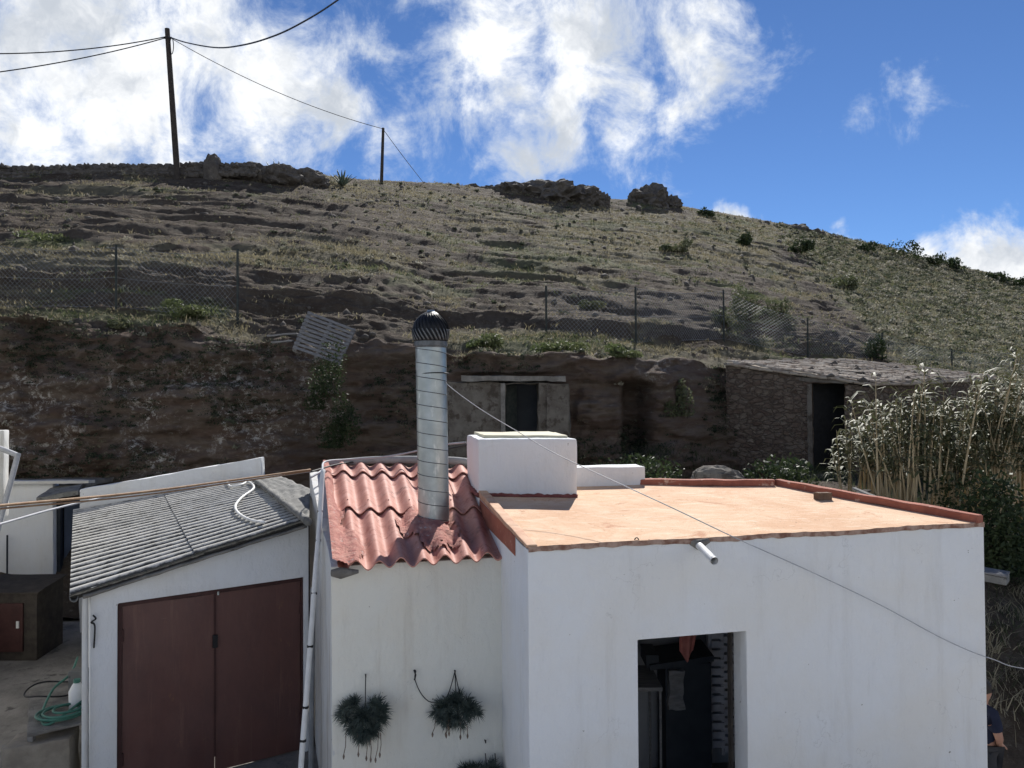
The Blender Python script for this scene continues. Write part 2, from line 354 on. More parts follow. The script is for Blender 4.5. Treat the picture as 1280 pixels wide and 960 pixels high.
CD = smooth_cols(KD); CZ = smooth_cols(KZ)
nsub = [10, 24, 96, 34, 40, 30, 90, 130, 30]
tt = np.concatenate([j+np.arange(n)/n for j, n in enumerate(nsub)]+[[9.0]])
def rows(Cc): return np.stack([np.interp(tt, np.arange(NR), Cc[i]) for i in range(len(xs))], 0)
GD = rows(CD); GZ = rows(CZ)
# extra rows behind the crest
ext = [(6, -0.3), (16, -2.0), (40, -9), (110, -20), (320, -24)]
GD = np.concatenate([GD]+[GD[:, -1:]*0+CD[:, -1:]+a for a, b in ext], 1)
GZ = np.concatenate([GZ]+[np.maximum(CZ[:, -1:]+b, 0.5) for a, b in ext], 1)
T = np.concatenate([tt, 9+np.arange(1, 6)*0.2])[None, :]+0*GD
PXG = xs[:, None]+0*GD
tanx = (PXG-640)/F
GX = tanx*GD
# strata on the cut bank, terraces on the slope
cliff = sstep(1.9, 2.15, T)*(1-sstep(2.95, 3.2, T))*(1-0.85*sstep(985, 1090, PXG))
edge = np.exp(-((T-3.0)/0.45)**2)
GZ = GZ+edge*(0.9*(fbm(GX*0.7, 3.0, 0, 4)-0.5))*(1-sstep(900, 990, PXG))
GD = GD+edge*(1.1*(fbm(GX*0.8, 7.0, 0, 4)-0.5))
st = fbm(GX*0.5, GZ*2.6, GD*0, 4)-0.5
lump = fbm(GX*0.55+3, GZ*0.7, 0, 4)-0.5
fine = fbm(GX*2.6, GZ*6, 1.5, 4, 0.6)-0.5
pit = np.abs(fbm(GX*1.5+4, GZ*2.6, 3, 4)-0.5)*2
ph = (GZ*1.15+1.3*fbm(GX*0.35, GZ*0.4, 4, 3)) % 1.0
ledge = np.where(ph < 0.82, ph/0.82, (1-ph)/0.18)-0.5
GD = GD+cliff*(0.9*lump+0.5*st+0.34*fine-0.38*(pit-0.3)+0.17*ledge)
slope = sstep(3.0, 3.3, T)
rightm = sstep(0, 60, PXG-np.interp(T, [3, 4, 6, 7, 8, 9], [1100, 1095, 1070, 1020, 970, 940]))
tw = slope*(1-0.75*rightm)*(1-0.7*sstep(8.6, 9.0, T))
wv = fbm(GX*0.10+7, GD*0.16, 0, 3)-0.5
def bed(z, k, ph, r=0.68, lo=0.22):        # nearly level treads and steep risers along bedding planes
    p_ = z*k+ph; n_ = np.floor(p_); t_ = p_-n_
    g_ = np.where(t_ < r, lo*t_/r, lo+(1-lo)*(t_-r)/(1-r)); return (n_+g_-p_)/k, t_
Z0 = GZ.copy(); dip = 0.055*GX
d1, t1 = bed(Z0, 0.85, dip+2.0*wv+0.7*(fbm(GX*0.22, GD*0.5, 2, 4)-0.5))
d2, t2 = bed(Z0, 2.3, 2.1*dip+3.4*wv+1.5*(fbm(GX*0.24, GD*0.5, 5, 4)-0.5))
d3, t3 = bed(Z0, 5.2, 4.5*dip+6*wv+1.8*(fbm(GX*0.35, GD*0.7, 8, 4)-0.5))
amp = 0.25+0.75*sstep(0.38, 0.62, fbm(GX*0.10, GD*0.13, 9, 3)); amp2 = 0.2+0.8*sstep(0.4, 0.62, fbm(GX*0.16+5, GD*0.22, 4, 3))
GZ = GZ+tw*(0.55*amp*d1+0.8*amp2*d2+0.75*d3+0.3*(fbm(GX*0.3, GD*0.5, 3, 4)-0.5))
tread = 1-np.clip(amp*sstep(0.6, 0.75, t1)+amp2*sstep(0.6, 0.75, t2), 0, 1)*(1-rightm)
GZ = GZ+slope*(0.16*(fbm(GX*1.3, GD*1.9, 4, 5, 0.62)-0.5)+0.10*(fbm(GX*4.2, GD*5, 6, 3, 0.6)-0.5)*np.clip(30/GD, 0.4, 1.6))
foot = (1-sstep(1.9, 2.1, T))
GZ = GZ+foot*(0.35*(fbm(GX*0.9, GD*0.9, 5, 4)-0.5))
# dug-out recesses: cave doorway and the hollow beside it; gully behind the pallet
PYG = 497-(GZ-H)/GD*F
cave = sstep(622, 626, PXG)*(1-sstep(680, 684, PXG))*sstep(472, 476, PYG)*cliff
GD = GD+1.6*cave
hol = 1.3*sstep(773, 780, PXG)*(1-sstep(792, 822, PXG))*sstep(470, 492, PYG)*(1-sstep(560, 600, PYG))*cliff
GD = GD+1.1*hol
fw = sstep(545, 560, PXG)*(1-sstep(712, 725, PXG))*sstep(462, 470, PYG)*cliff
GD = np.where(fw > 0.5, np.maximum(GD, 18.75), GD)
GX = tanx*GD
nc, nr = GD.shape
verts = np.stack([GX, GD, GZ], -1).reshape(-1, 3)
ii, jj = np.meshgrid(np.arange(nc-1), np.arange(nr-1), indexing='ij'); a = (ii*nr+jj).ravel()
faces = np.stack([a, a+nr, a+nr+1, a+1], 1)
# ground cover weights (r: grass, g: green, b: bare cut bank)
def ell(cx, cy, rx, ry, soft=0.5):
    d = np.sqrt(((PXG-cx)/rx)**2+((PYG-cy)/ry)**2); return 1-sstep(1-soft, 1+soft, d)
nz = fbm(GX*0.35, GD*0.5, 6, 4); nz2 = fbm(GX*0.9+5, GD*1.4, 8, 3)
grass = sstep(0.42, 0.62, nz+0.35*(nz2-0.5))*slope*0.75
for e, w in [((180, 317, 290, 17), 1.0), ((60, 300, 60, 10), 0.9), ((420, 325, 70, 25), 0.9), ((470, 250, 120, 25), 0.5), ((780, 300, 120, 40), 0.7),
             ((640, 270, 150, 20), 0.5), ((900, 300, 90, 35), 0.75), ((240, 385, 55, 14), 0.8), ((640, 425, 130, 14), 0.9), ((770, 435, 80, 10), 0.8),
             ((980, 405, 90, 14), 0.8), ((640, 330, 110, 20), 0.6), ((100, 390, 140, 10), 0.6)]:
    grass = np.maximum(grass, w*ell(*e)*sstep(0.3, 0.55, nz2+0.15))
bare = np.maximum(ell(230, 268, 330, 26), np.maximum(0.9*ell(1040, 405, 60, 36), np.maximum(ell(160, 343, 260, 12), ell(760, 385, 160, 13))))*(1-rightm)
grass = grass*(1-0.8*bare); grass = np.maximum(grass, rightm*slope*sstep(0.25, 0.5, nz2+0.2))
green = np.clip(sstep(0.5, 0.7, fbm(GX*0.2+9, GD*0.25, 2, 3))*0.7, 0, 1)
for e, w in [((240, 385, 55, 14), 1), ((60, 298, 50, 9), .8), ((930, 385, 40, 40), .9), ((980, 410, 90, 16), .8), ((680, 430, 100, 12), .8), ((640, 325, 60, 25), .6)]:
    green = np.maximum(green, w*ell(*e))
green = np.maximum(green, 0.55*rightm)
lich = np.clip(cliff*(ell(270, 510, 150, 60)+ell(60, 500, 90, 70)+0.8*ell(150, 560, 120, 30)+0.6*ell(830, 480, 30, 30)+.5*ell(360, 440, 60, 20)), 0, 1)
tint = np.stack([grass, green, cliff, lich], -1).reshape(-1, 4)
M_hill = bpy.data.materials.new('volcanic_soil_and_dry_grass')
g = G(nt(M_hill)); c = g.coords(); cs = g.coords((0.6, 0.6, 3.2))
at_ = g.n('ShaderNodeAttribute', attribute_name='tint'); sp = g.n('ShaderNodeSeparateColor'); g.l(at_.outputs['Color'], sp.inputs[0])
soil = g.mix(g.ramp(g.noise(c, 0.7, 8, 0.65), 0.35, 0.65), (0.072, 0.055, 0.042), (0.112, 0.09, 0.07))
soil = g.mix(g.ramp(g.noise(c, 1.7, 10, 0.8), 0.48, 0.62), soil, (0.125, 0.108, 0.086))
soil = g.mix(g.ramp(g.noise(c, 9, 8, 0.75), 0.54, 0.7), soil, (0.19, 0.17, 0.138))
soil = g.mix(g.ramp(g.noise(c, 1.1, 10, 0.75), 0.53, 0.66), soil, (0.065, 0.052, 0.042))
bank = g.mix(g.ramp(g.noise(cs, 1.3, 8, 0.65), 0.35, 0.65), (0.118, 0.082, 0.063), (0.165, 0.133, 0.108))
bank = g.mix(g.ramp(g.noise(cs, 4.5, 8, 0.7), 0.58, 0.75), bank, (0.26, 0.23, 0.19))
bank = g.mix(g.ramp(g.noise(cs, 2.4, 8, 0.7), 0.55, 0.72), bank, (0.085, 0.07, 0.058))
lm = g.math('MULTIPLY', at_.outputs['Alpha'], g.math('MULTIPLY', g.ramp(g.noise(c, 6.5, 10, 0.8), 0.5, 0.6), g.ramp(g.noise(c, 0.9, 6, 0.6, 0.5), 0.38, 0.62)))
bank = g.mix(lm, bank, (0.6, 0.58, 0.53))
straw = g.mix(g.ramp(g.noise(c, 2.5, 8, 0.7), 0.35, 0.65), (0.19, 0.168, 0.115), (0.12, 0.108, 0.076))
grn = g.mix(g.ramp(g.noise(c, 3, 8, 0.7), 0.35, 0.65), (0.09, 0.105, 0.052), (0.135, 0.14, 0.08))
gr = g.mix(sp.outputs[1], straw, grn)
gf = g.ramp(g.math('ADD', sp.outputs[0], g.math('MULTIPLY', g.math('SUBTRACT', g.noise(c, 4, 8, 0.75), 0.5), 1.1)), 0.3, 0.62)
col = g.mix(g.ramp(sp.outputs[2], 0.2, 0.8), soil, bank)
geo = g.n('ShaderNodeNewGeometry'); sx = g.n('ShaderNodeSeparateXYZ'); g.l(geo.outputs['Normal'], sx.inputs[0])
gf = g.math('MULTIPLY', gf, g.ramp(sx.outputs[2], 0.35, 0.75))
col = g.mix(gf, col, gr)
h = g.math('ADD', g.noise(cs, 3, 10, 0.7), g.math('MULTIPLY', g.noise(c, 14, 8, 0.75), 0.6))
g.out(col, 0.95, g.bump(h, 0.9, 0.12), 0, 0.1)
hill = npmesh('hillside', verts, faces, M_hill, tint); props(hill, kind='structure')
hill.data.polygons.foreach_set('use_smooth', [True]*len(hill.data.polygons))
bvh = BVHTree.FromPolygons([tuple(p) for p in verts], [tuple(f) for f in faces])
def hit(x, y, d=None):                  # where the sight line through that photo point meets the hillside
    r = ray(x, y).normalized(); loc = bvh.ray_cast(O, r)[0]
    return loc if loc else at(x, y, d or 45)
def ground_z(x, y):
    loc = bvh.ray_cast(V((x, y, 80)), V((0, 0, -1)))[0]; return max(0.0, loc.z) if loc else 0.0
def drop(p):
    p = V(p); return V((p.x, p.y, ground_z(p.x, p.y)))

# flat ground of the yard, out to the horizon
mb = MB(); mb.add([(-900, -900, 0), (900, -900, 0), (900, 900, 0), (-900, 900, 0)], [(0, 1, 2, 3)])
props(mb.build('ground', M_yard), kind='structure')

# ------------------------------------------------------------------ ground cover
M_grass = bpy.data.materials.new('grass_blades')
g = G(nt(M_grass)); at_ = g.n('ShaderNodeAttribute', attribute_name='tint'); g.out(at_.outputs['Color'], 0.7, None, 0, 0.2, trans=0.35)
def sample_surface(mask, n):
    """random points on hillside cells, weight = mask * cell area"""
    P = verts.reshape(nc, nr, 3)
    e1 = P[1:, :-1]-P[:-1, :-1]; e2 = P[:-1, 1:]-P[:-1, :-1]; ar = np.linalg.norm(np.cross(e1, e2), axis=-1)
    w = (mask[:-1, :-1]*ar); w = w/w.sum(); idx = rng.choice(w.size, n, p=w.ravel()); i, j = np.unravel_index(idx, w.shape)
    u = rng.random((n, 1)); v = rng.random((n, 1))
    return P[i, j]*(1-u)*(1-v)+P[i+1, j]*u*(1-v)+P[i, j+1]*(1-u)*v+P[i+1, j+1]*u*v, i, j
def blades(base, hgt, nb, spread, wid, col, lean=0.5):
    n = len(base); N = n*nb
    b = np.repeat(base, nb, 0); hh = np.repeat(hgt, nb)*rng.uniform(0.5, 1.1, N); ang = rng.uniform(0, 2*np.pi, N)
    off = rng.normal(0, 1, (N, 2))*np.repeat(spread, nb)[:, None]
    p = b.copy(); p[:, :2] += off; p[:, 2] -= 0.03
    dx = np.stack([np.cos(ang), np.sin(ang), 0*ang], 1); ln = rng.normal(0, lean, (N, 2))
    w = (np.repeat(wid, nb)*rng.uniform(0.6, 1.3, N))[:, None]
    mid = p.copy(); mid[:, 2] += hh*0.55; mid[:, :2] += ln*hh[:, None]*0.3
    top = p.copy(); top[:, 2] += hh*0.95; top[:, :2] += ln*hh[:, None]
    vv = np.stack([p-dx*w, p+dx*w, mid+dx*w*0.7, mid-dx*w*0.7, top], 1).reshape(-1, 3)
    k = np.arange(N)*5
    f1 = np.stack([k, k+1, k+2], 1); f2 = np.stack([k, k+2, k+3], 1); f3 = np.stack([k+3, k+2, k+4], 1)
    cc = np.repeat(np.repeat(col, nb, 0)*rng.uniform(0.7, 1.3, (N, 1)), 5, 0); cc = np.concatenate([cc, np.ones((len(cc), 1))], 1)
    return vv, np.concatenate([f1, f2, f3]), cc
vis = (PXG > -120)*(PXG < 1400)*(T <= 9.1)*(T > 3.0)
P, i, j = sample_surface(vis*(grass**1.5+0.05)*(0.12+0.88*tread)*(1-0.5*rightm)/np.maximum(GD, 1)**0.95, 62000)
gw = green[i, j][:, None]; m = rng.random((len(P), 1))
colr = np.where(m < gw*0.8, np.array([[0.11, 0.13, 0.058]]), np.array([[0.26, 0.23, 0.145]]))*rng.uniform(0.7, 1.2, (len(P), 1))
dist = P[:, 1]
v_, f_, c_ = blades(P, rng.uniform(0.06, 0.15, len(P))*(0.7+1.0*rng.random(len(P))**3), 6, rng.uniform(0.06, 0.2, len(P)), 0.006+0.00035*dist, colr, 0.7)
props(npmesh('grass', v_, f_, M_grass, c_), kind='stuff')
# knee-high scrub that covers the right-hand slope
def leafballs(P, rad, nl, size, col, flat=0.7):
    n = len(P); N = n*nl; d = rng.normal(0, 1, (N, 3)); d /= np.linalg.norm(d, axis=1)[:, None]; d[:, 2] = np.abs(d[:, 2])
    rr = np.repeat(rad, nl); q = np.repeat(P, nl, 0)+d*(rr*rng.uniform(0.35, 1.05, N))[:, None]*np.array([1, 1, flat])
    a = rng.normal(0, 1, (N, 3)); a /= np.linalg.norm(a, axis=1)[:, None]; b = np.cross(a, d+0.3*rng.normal(0, 1, (N, 3))); b /= np.linalg.norm(b, axis=1)[:, None]
    s = (np.repeat(size, nl)*rng.uniform(0.6, 1.4, N))[:, None]
    vv = np.stack([q-a*s, q+b*s*0.45, q+a*s, q-b*s*0.45], 1).reshape(-1, 3); k = np.arange(N)*4
    ff = np.stack([k, k+1, k+2, k+3], 1)
    cc = np.repeat(np.repeat(col, nl, 0)*rng.uniform(0.65, 1.35, (N, 1)), 4, 0); return vv, ff, np.concatenate([cc, np.ones((len(cc), 1))], 1)
wgt = (PXG > -200)*(PXG < 1650)*(T <= 9.05)*(T > 2.3)*(0.16*grass+rightm*sstep(0.3, 0.6, nz2+0.12)+0.02)/np.maximum(GD, 1)**0.7
P, i, j = sample_surface(wgt, 7600)
rm = rightm[i, j][:, None]; pick = rng.random((len(P), 1))
colr = np.where(pick < 0.5, np.array([[0.17, 0.172, 0.122]]), np.where(pick < 0.72, np.array([[0.075, 0.088, 0.055]]), np.array([[0.32, 0.30, 0.235]])))
rad = rng.uniform(0.14, 0.42, len(P))*(0.6+0.4*rm[:, 0])
v_, f_, c_ = leafballs(P, rad, 36, 0.03+0.0011*P[:, 1], colr)
props(npmesh('scrub', v_, f_, M_grass, c_), kind='stuff')
# weeds and dead grass on the bank at the right and round the foot of the cut
wgt = (PXG > 540)*(PXG < 1650)*(T > 0.3)*(T < 2.3)*sstep(0.35, 0.6, nz2+0.1)/np.maximum(GD, 1)
P, i, j = sample_surface(wgt, 5000); pick = rng.random((len(P), 1))
colr = np.where((pick < 0.62) & (P[:, 1:2] < 11.6), np.array([[0.3, 0.27, 0.19]]), np.array([[0.06, 0.075, 0.038]]))
v_, f_, c_ = blades(P, rng.uniform(0.08, 0.34, len(P)), 9, rng.uniform(0.05, 0.14, len(P)), 0.007+0*P[:, 0], colr, 0.8)
props(npmesh('weeds', v_, f_, M_grass, c_), kind='stuff')

# loose stones on the slope and along the foot of the bank
ico = bmesh.new(); bmesh.ops.create_icosphere(ico, subdivisions=1, radius=1)
iv = np.array([v.co[:] for v in ico.verts]); ifc = np.array([[v.index for v in f.verts] for f in ico.faces]); ico.free()
wgt = (PXG > -80)*(PXG < 1400)*(T <= 9.05)*(T > 1.0)*(1-0.8*rightm)*(sstep(0.5, 0.7, fbm(GX*0.4, GD*0.5, 12, 3))+0.08)*(1-cliff)/np.maximum(GD, 1)
P, i, j = sample_surface(wgt*(0.5+0.5*tread), 1900); n = len(P)
sz = (0.03+0.11*rng.random(n)**5)*(0.6+P[:, 1]/40)
sv = P[:, None, :]+iv[None]*(sz[:, None, None]*rng.uniform(0.55, 1.25, (n, len(iv), 1))*rng.uniform(0.6, 1.3, (n, 1, 3)))
sf = (ifc[None]+(np.arange(n)*len(iv))[:, None, None]).reshape(-1, 3)
props(npmesh('loose_stones', sv.reshape(-1, 3), sf, M_stone), kind='stuff')

wgt = cliff*(PXG > -80)*(PXG < 1000)*sstep(0.5, 0.66, fbm(GX*0.45, GZ*0.7, 14, 3))*(T > 2.0)*(T < 3.2)*(1-cave)*(1-fw)
P, i, j = sample_surface(wgt, 1500); pick = rng.random((len(P), 1))
colr = np.where(pick < 0.7, np.array([[0.045, 0.06, 0.035]]), np.array([[0.17, 0.155, 0.105]]))
v_, f_, c_ = leafballs(P+np.array([0, -0.05, 0]), rng.uniform(0.06, 0.24, len(P)), 26, 0.026+0*P[:, 1], colr)
props(npmesh('bank_weeds', v_, f_, M_grass, c_), kind='stuff')
# ------------------------------------------------------------------ flat roofed house
A = pz(660, 687, -1.3); B = pz(1230, 655, -1.3); Cc = pz(975, 606, -1.13); E = V((-0.62, 10.35, H-1.15))
zr = {0: A.z, 1: B.z, 2: Cc.z-0.02, 3: E.z}
def flat(p, z=0.0): return V((p.x, p.y, z))
fdir = (flat(B)-flat(A)).normalized(); fin = V((-fdir.y, fdir.x, 0))
house = thing('flat_roofed_house', flat(A), 'low white house with an open doorway and a flat terracotta roof', 'house')
TH = 0.24
dl = pl(797, 800, A, B); dr = pl(933, 789, A, B); lerpz = lambda p: A.z+(B.z-A.z)*((flat(p)-flat(A)).length/(flat(B)-flat(A)).length)
mb = MB(); inn = fin*TH
def pierced(mb, P, Q, zp, zq, a, b, za, zb_, th):     # one outline round a doorway that reaches the ground
    lo = [flat(P), flat(a), flat(a, za), flat(b, zb_), flat(b), flat(Q), flat(Q, zq), flat(b, zq+(zp-zq)*0.5), flat(P, zp)]
    lo[7] = flat(P.lerp(Q, 0.5), (zp+zq)/2)
    mb.hexa(lo, [q+th for q in lo])
pierced(mb, A, B, A.z, B.z, dl, dr, dl.z, dr.z, inn)
def inward(P, Q, ctr):
    d = (flat(Q)-flat(P)).normalized(); n = V((-d.y, d.x, 0)); return n if n.dot(flat(ctr)-flat(P)) > 0 else -n
ctr = (A+B+Cc+E)/4
A2 = flat(A)+inn; B2 = flat(B)+inn
for P, Q, zp, zq in ((B.lerp(Cc, 0.07), Cc, B.z, zr[2]), (Cc.lerp(E, .05), E, zr[2], zr[3]), (E, A.lerp(E, 0.03), zr[3], A.z)):
    mb.seg(P, Q, zp, zq, inward(P, Q, ctr)*TH)
wall = mb.build('wall', M_plaster, house, bevel=0.014, jit=0.004, js=2.2, smooth=True)
# dark room inside: rear wall, floor, lattice screen
mb = MB(); r0 = V((1.2, 9.35, 0)); r1 = V((3.2, 9.6, 0)); mb.seg(r0, r1, 2.6, 2.6, (0, 0.08, 0))
mb.seg(V((0.95, 8.0, 0)), V((1.2, 9.35, 0)), 2.6, 2.6, (-0.08, 0, 0)); mb.seg(V((3.0, 8.15, 0)), V((3.2, 9.6, 0)), 2.6, 2.6, (0.08, 0, 0))
mb.build('inner_wall', M_inside, house)
lat = MB(); la = at(889, 800, 9.0); lb = at(917, 800, 9.1); W = lb.x-la.x
ztop = at(900, 783, 9.0).z; n = 13; bh = 0.105
for c_ in range(2):
    for k in range(14):
        zc = ztop-(k+0.5*(c_ % 2))*bh
        x0 = la.x+W*(c_*0.5); cxx = x0+W*0.25
        lat.box((cxx, 9.05, zc-0.0), (W*0.25, 0, 0), (0, 0.05, 0), (0, 0, bh*0.36))
    lat.box((la.x+W*c_*0.5-0.01, 9.07, ztop-0.75), (0.02, 0, 0), (0, 0.05, 0), (0, 0, 0.75))
lat.box((lb.x+0.02, 9.06, ztop-0.75), (0.025, 0, 0), (0, 0.05, 0), (0, 0, 0.75))
lat.build('lattice_screen', rough_mat('pale_block', (0.62, 0.6, 0.6), (0.5, 0.47, 0.47), 5, 0.9, 0.3), house)
mb = MB(); p = at(919, 880, 7.6)
jp = flat(dr)+inn-fdir*0.012
mb.box((jp.x-0.015, jp.y+0.02, dr.z/2), fdir*0.01, fin*0.03, (0, 0, dr.z/2-0.02))
mb.build('door_jamb', M_polewood, house, jit=0.008, sub=0.2, js=5)
# roof deck, its worn front lip and the low rims on the other three sides
def deck(u, v):
    p = (A*(1-u)+B*u)*(1-v)+(E*(1-u)+Cc*u)*v
    zz = ((zr[0])*(1-u)+zr[1]*u)*(1-v)+(zr[3]*(1-u)+zr[2]*u)*v
    q = V((p.x, p.y, zz+0.022+0.012*n3((p.x, p.y, 0), 1.1)))
    if v == 0: q -= fin*(0.012+0.014*n3((p.x, 3, 0), 6)); q.z += 0.008*n3((p.x, 0, 0), 9)
    return q
mb = MB(); mb.grid(deck, 60, 40)
roof = mb.build('roof', M_roof, house, smooth='all')
mb = MB(); mb.grid(lambda u, v: deck(u, 0)-V((0, 0, 0.045*v+0.012*v*n3((u*40, 1, 2), 1))), 160, 1)
mb.build('roof_edge', rough_mat('ragged_roof_edge', (0.2, 0.1, 0.07), (0.42, 0.3, 0.24), 9, 0.9, 0.4), roof)
def rim(P, Q, w_, h_, name, mat):
    n_ = inward(P, Q, ctr); m_ = MB(); a, b = P.copy(), Q.copy()
    m_.hexa([a, b, b+n_*w_, a+n_*w_], [a+V((0, 0, h_)), b+V((0, 0, h_)), b+n_*w_+V((0, 0, h_)), a+n_*w_+V((0, 0, h_))])
    return m_
top = lambda i, p: V((p.x, p.y, zr[i]+0.012))
rm1 = rim(top(1, B), top(2, Cc), 0.11, 0.085, 'parapet', M_rim); rm1.build('parapet', M_rim, roof, bevel=0.015, sub=0.2, jit=0.012, js=3)
rm2 = rim(top(2, Cc)+V((-0.085, -0.01, 0)), top(3, E), 0.11, 0.08, 'parapet', M_rim); rm2.build('parapet', M_rim, roof, bevel=0.015, sub=0.2, jit=0.012, js=3)
M_rimtop = rough_mat('sunworn_rim', (0.6, 0.4, 0.27), (0.5, 0.28, 0.18), 5, 0.85, 0.4, 20, 0.02)
nl = inward(E, A, ctr); mb = MB(); la_, lb_ = top(3, E).lerp(top(0, A), .3)-nl*0.02, top(0, A)-nl*0.02
mb.hexa([la_, lb_, lb_+nl*0.10, la_+nl*0.10], [q+V((0, 0, 0.075 if k in (0, 3) else 0.03)) for k, q in enumerate((la_, lb_, lb_+nl*0.10, la_+nl*0.10))])
mb.build('parapet', M_rimtop, roof, bevel=0.012, sub=0.2, jit=0.01, js=3)
# red-brown drip band down the outer left side under the rim
mb = MB(); q0 = E.lerp(A, 0.3); q1 = E.lerp(A, 0.86)
mb.seg(flat(q0)-nl*0.006, flat(q1)-nl*0.006, zr[3]-.02, A.z+.015, nl*0.004, zr[3]-0.3, A.z-0.16)
mb.build('painted_band', M_rim, wall, sub=0.15, jit=0.003, js=4)
# masonry tank and low block on the roof
def deckz(x, y): return H-1.19
bx0 = pz(598, 627, -1.24); bx1 = pz(722, 628, -1.24)
tz = at(720, 548.5, bx1.y).z
bd = V((-0.20, 1.15, 0))
bb = [flat(bx0, H-1.34), flat(bx1, H-1.34), flat(bx1+bd, H-1.34), flat(bx0+bd, H-1.34)]
mb = MB(); mb.hexa(bb, [V((p.x, p.y, tz)) for p in bb])
tank = mb.build('roof_tank', M_plaster, house, bevel=0.03, sub=0.12, jit=0.012, js=2.5, smooth=True)
mb = MB(); cx_ = sum(bb, V())/4
lo = [cx_+(p-cx_)*0.86+V((0, 0.1, 0)) for p in bb]; mb.hexa([V((p.x, p.y, tz-0.01)) for p in lo], [V((p.x, p.y, tz+0.035)) for p in lo])
M_lid = rough_mat('yellowed_lid', (0.62, 0.58, 0.42), (0.5, 0.47, 0.36), 3, 0.8, 0.3)
mb.build('lid', M_lid, tank, bevel=0.008, sub=0.2, jit=0.01)
def deck_z(x, y):
    return min((deck(u/40, v/40) for u in range(41) for v in range(1, 41)), key=lambda q_: (q_.x-x)**2+(q_.y-y)**2).z
mb = MB(); P_ = [bb[3].lerp(bb[0], k/12) for k in range(6, 12)]+[bb[0].lerp(bb[1], k/30) for k in range(31)]
mb.tube([V((q_.x-(0.015 if k < 6 else 0), q_.y-(0.012 if k > 5 else 0), deck_z(q_.x, q_.y)+0.008+0.016*n3((k, 0, 0), 0.9))) for k, q_ in enumerate(P_)], 0.03, 6, jit=0.6)
mb.build('red_skirt', M_darkred, tank, smooth=True)
lb0 = pz(716, 611, -1.17); lb1 = pz(807, 609.5, -1.17); lz = at(805, 583, lb1.y).z
bb2 = [flat(lb0, H-1.3), flat(lb1, H-1.3), flat(lb1, H-1.3)+V((-0.06, 0.34, 0)), flat(lb0, H-1.3)+V((-0.06, 0.34, 0))]
mb = MB(); mb.hexa(bb2, [V((p.x, p.y, lz)) for p in bb2])
mb.build('low_block', M_plaster, house, bevel=0.025, sub=0.12, jit=0.01, js=2.5, smooth=True)
# rainwater spout, roof ring, hole marks
s0 = pl(872, 680, A, B); s1 = at(893, 701, s0.y-0.42)
mb = MB(); sdv = (s1-s0).normalized(); mb.tube([s0-sdv*0.1, s1], 0.034, 14, cap=False); mb.tube([s1, s0-sdv*0.08], 0.028, 14, cap=False)
spout = mb.build('rain_spout', M_pvc, house, smooth=True)
mb = MB(); ss = s0+sdv*0.01; mb.tube([ss+V((-0.09, 0, 0.03)), ss+V((0, -0.012, 0.0)), ss+V((0.1, 0.0, 0.035))], [0.02, 0.05, 0.02], 9, jit=0.6)
mb.build('spout_mortar', M_concrete, spout, smooth=True)
lp = pl(797, 682, A, B)+fin*0.02; mb = MB(); mb.tube(spline([lp+V((-0.012, 0, 0)), lp+V((-0.017, 0, 0.05)), lp+V((0, 0, 0.066)), lp+V((0.017, 0, 0.05)), lp+V((0.012, 0, 0))], 5), 0.005, 6)
mb.build('iron_ring', M_black, house, smooth=True)

# things standing in the room, seen through the doorway
mb = MB(); root = thing('work_table', (1.62, 8.6, 0), 'grey topped table with thin legs inside the open doorway', 'table')
mb.box((1.46, 8.75, 1.32), (0.15, 0, 0), (0, 0.35, 0), (0, 0, 0.02)); mb.build('tabletop', M_wood, root)
for dx_, dy_ in ((-0.13, -0.32), (0.13, -0.32), (-0.13, 0.32), (0.13, 0.32)):
    m_ = MB(); m_.box((1.46+dx_, 8.75+dy_, 0.65), (0.012, 0, 0), (0, 0.012, 0), (0, 0, 0.65)); m_.build('leg', M_wood, root)
mb = MB(); p = V((1.5, 8.2, 0.42)); mb.tube([p, p+V((0, 0, .02)), p+V((0, 0, 0.24)), p+V((0, 0, 0.25))], [0.085, 0.09, 0.105, 0.108], 16)
o = mb.build('bucket', rough_mat('dull_yellow_plastic', (0.4, 0.42, 0.12), (0.35, 0.36, 0.1), 5, 0.5, 0), None, smooth=True)
o.location.z = 0.0; props(o, 'small yellow bucket standing below the table in the doorway', 'bucket')
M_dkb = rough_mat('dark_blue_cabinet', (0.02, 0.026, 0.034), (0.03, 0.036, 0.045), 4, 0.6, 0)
root = thing('cabinet', (1.97, 9.0, 0), 'dark tall cabinet with a cluttered top in the back of the doorway', 'cabinet')
mb = MB(); mb.box((1.97, 9.0, 0.74), (0.26, 0, 0), (0, 0.25, 0), (0, 0, 0.74)); mb.build('body', M_dkb, root, bevel=0.01)
mb = MB(); mb.box((1.88, 8.96, 1.51), (0.36, 0, 0.05), (0, 0.3, 0), (0, 0, 0.03)); mb.box((1.56, 8.9, 1.52), (0.07, 0, 0.0), (0, 0.2, 0), (0, 0, 0.07)); mb.build('top_board', M_dkb, root)
mb = MB(); mb.box((1.82, 8.71, 1.2), (0.09, 0, 0), (0, 0.03, 0), (0, 0, 0.22)); mb.build('hanging_bag', M_wood, root, sub=0.05, jit=0.03, js=6, smooth=True)
cl0 = at(862, 792, 8.3)
mb = MB(); mb.grid(lambda u, v: V((cl0.x-0.11+0.2*u*(1-0.25*v), 8.3+0.03*math.sin(u*9), cl0.z+.06-0.36*v+(0.12*abs(u-0.5)*2)*v)), 14, 12)
o = mb.build('hanging_cloth', rough_mat('faded_red_cloth', (0.42, 0.16, 0.13), (0.34, 0.12, 0.1), 8, 0.9, 0.2), None, smooth='all', solid=0.006)
props(o, 'faded red cloth hanging at the top of the doorway', 'cloth')

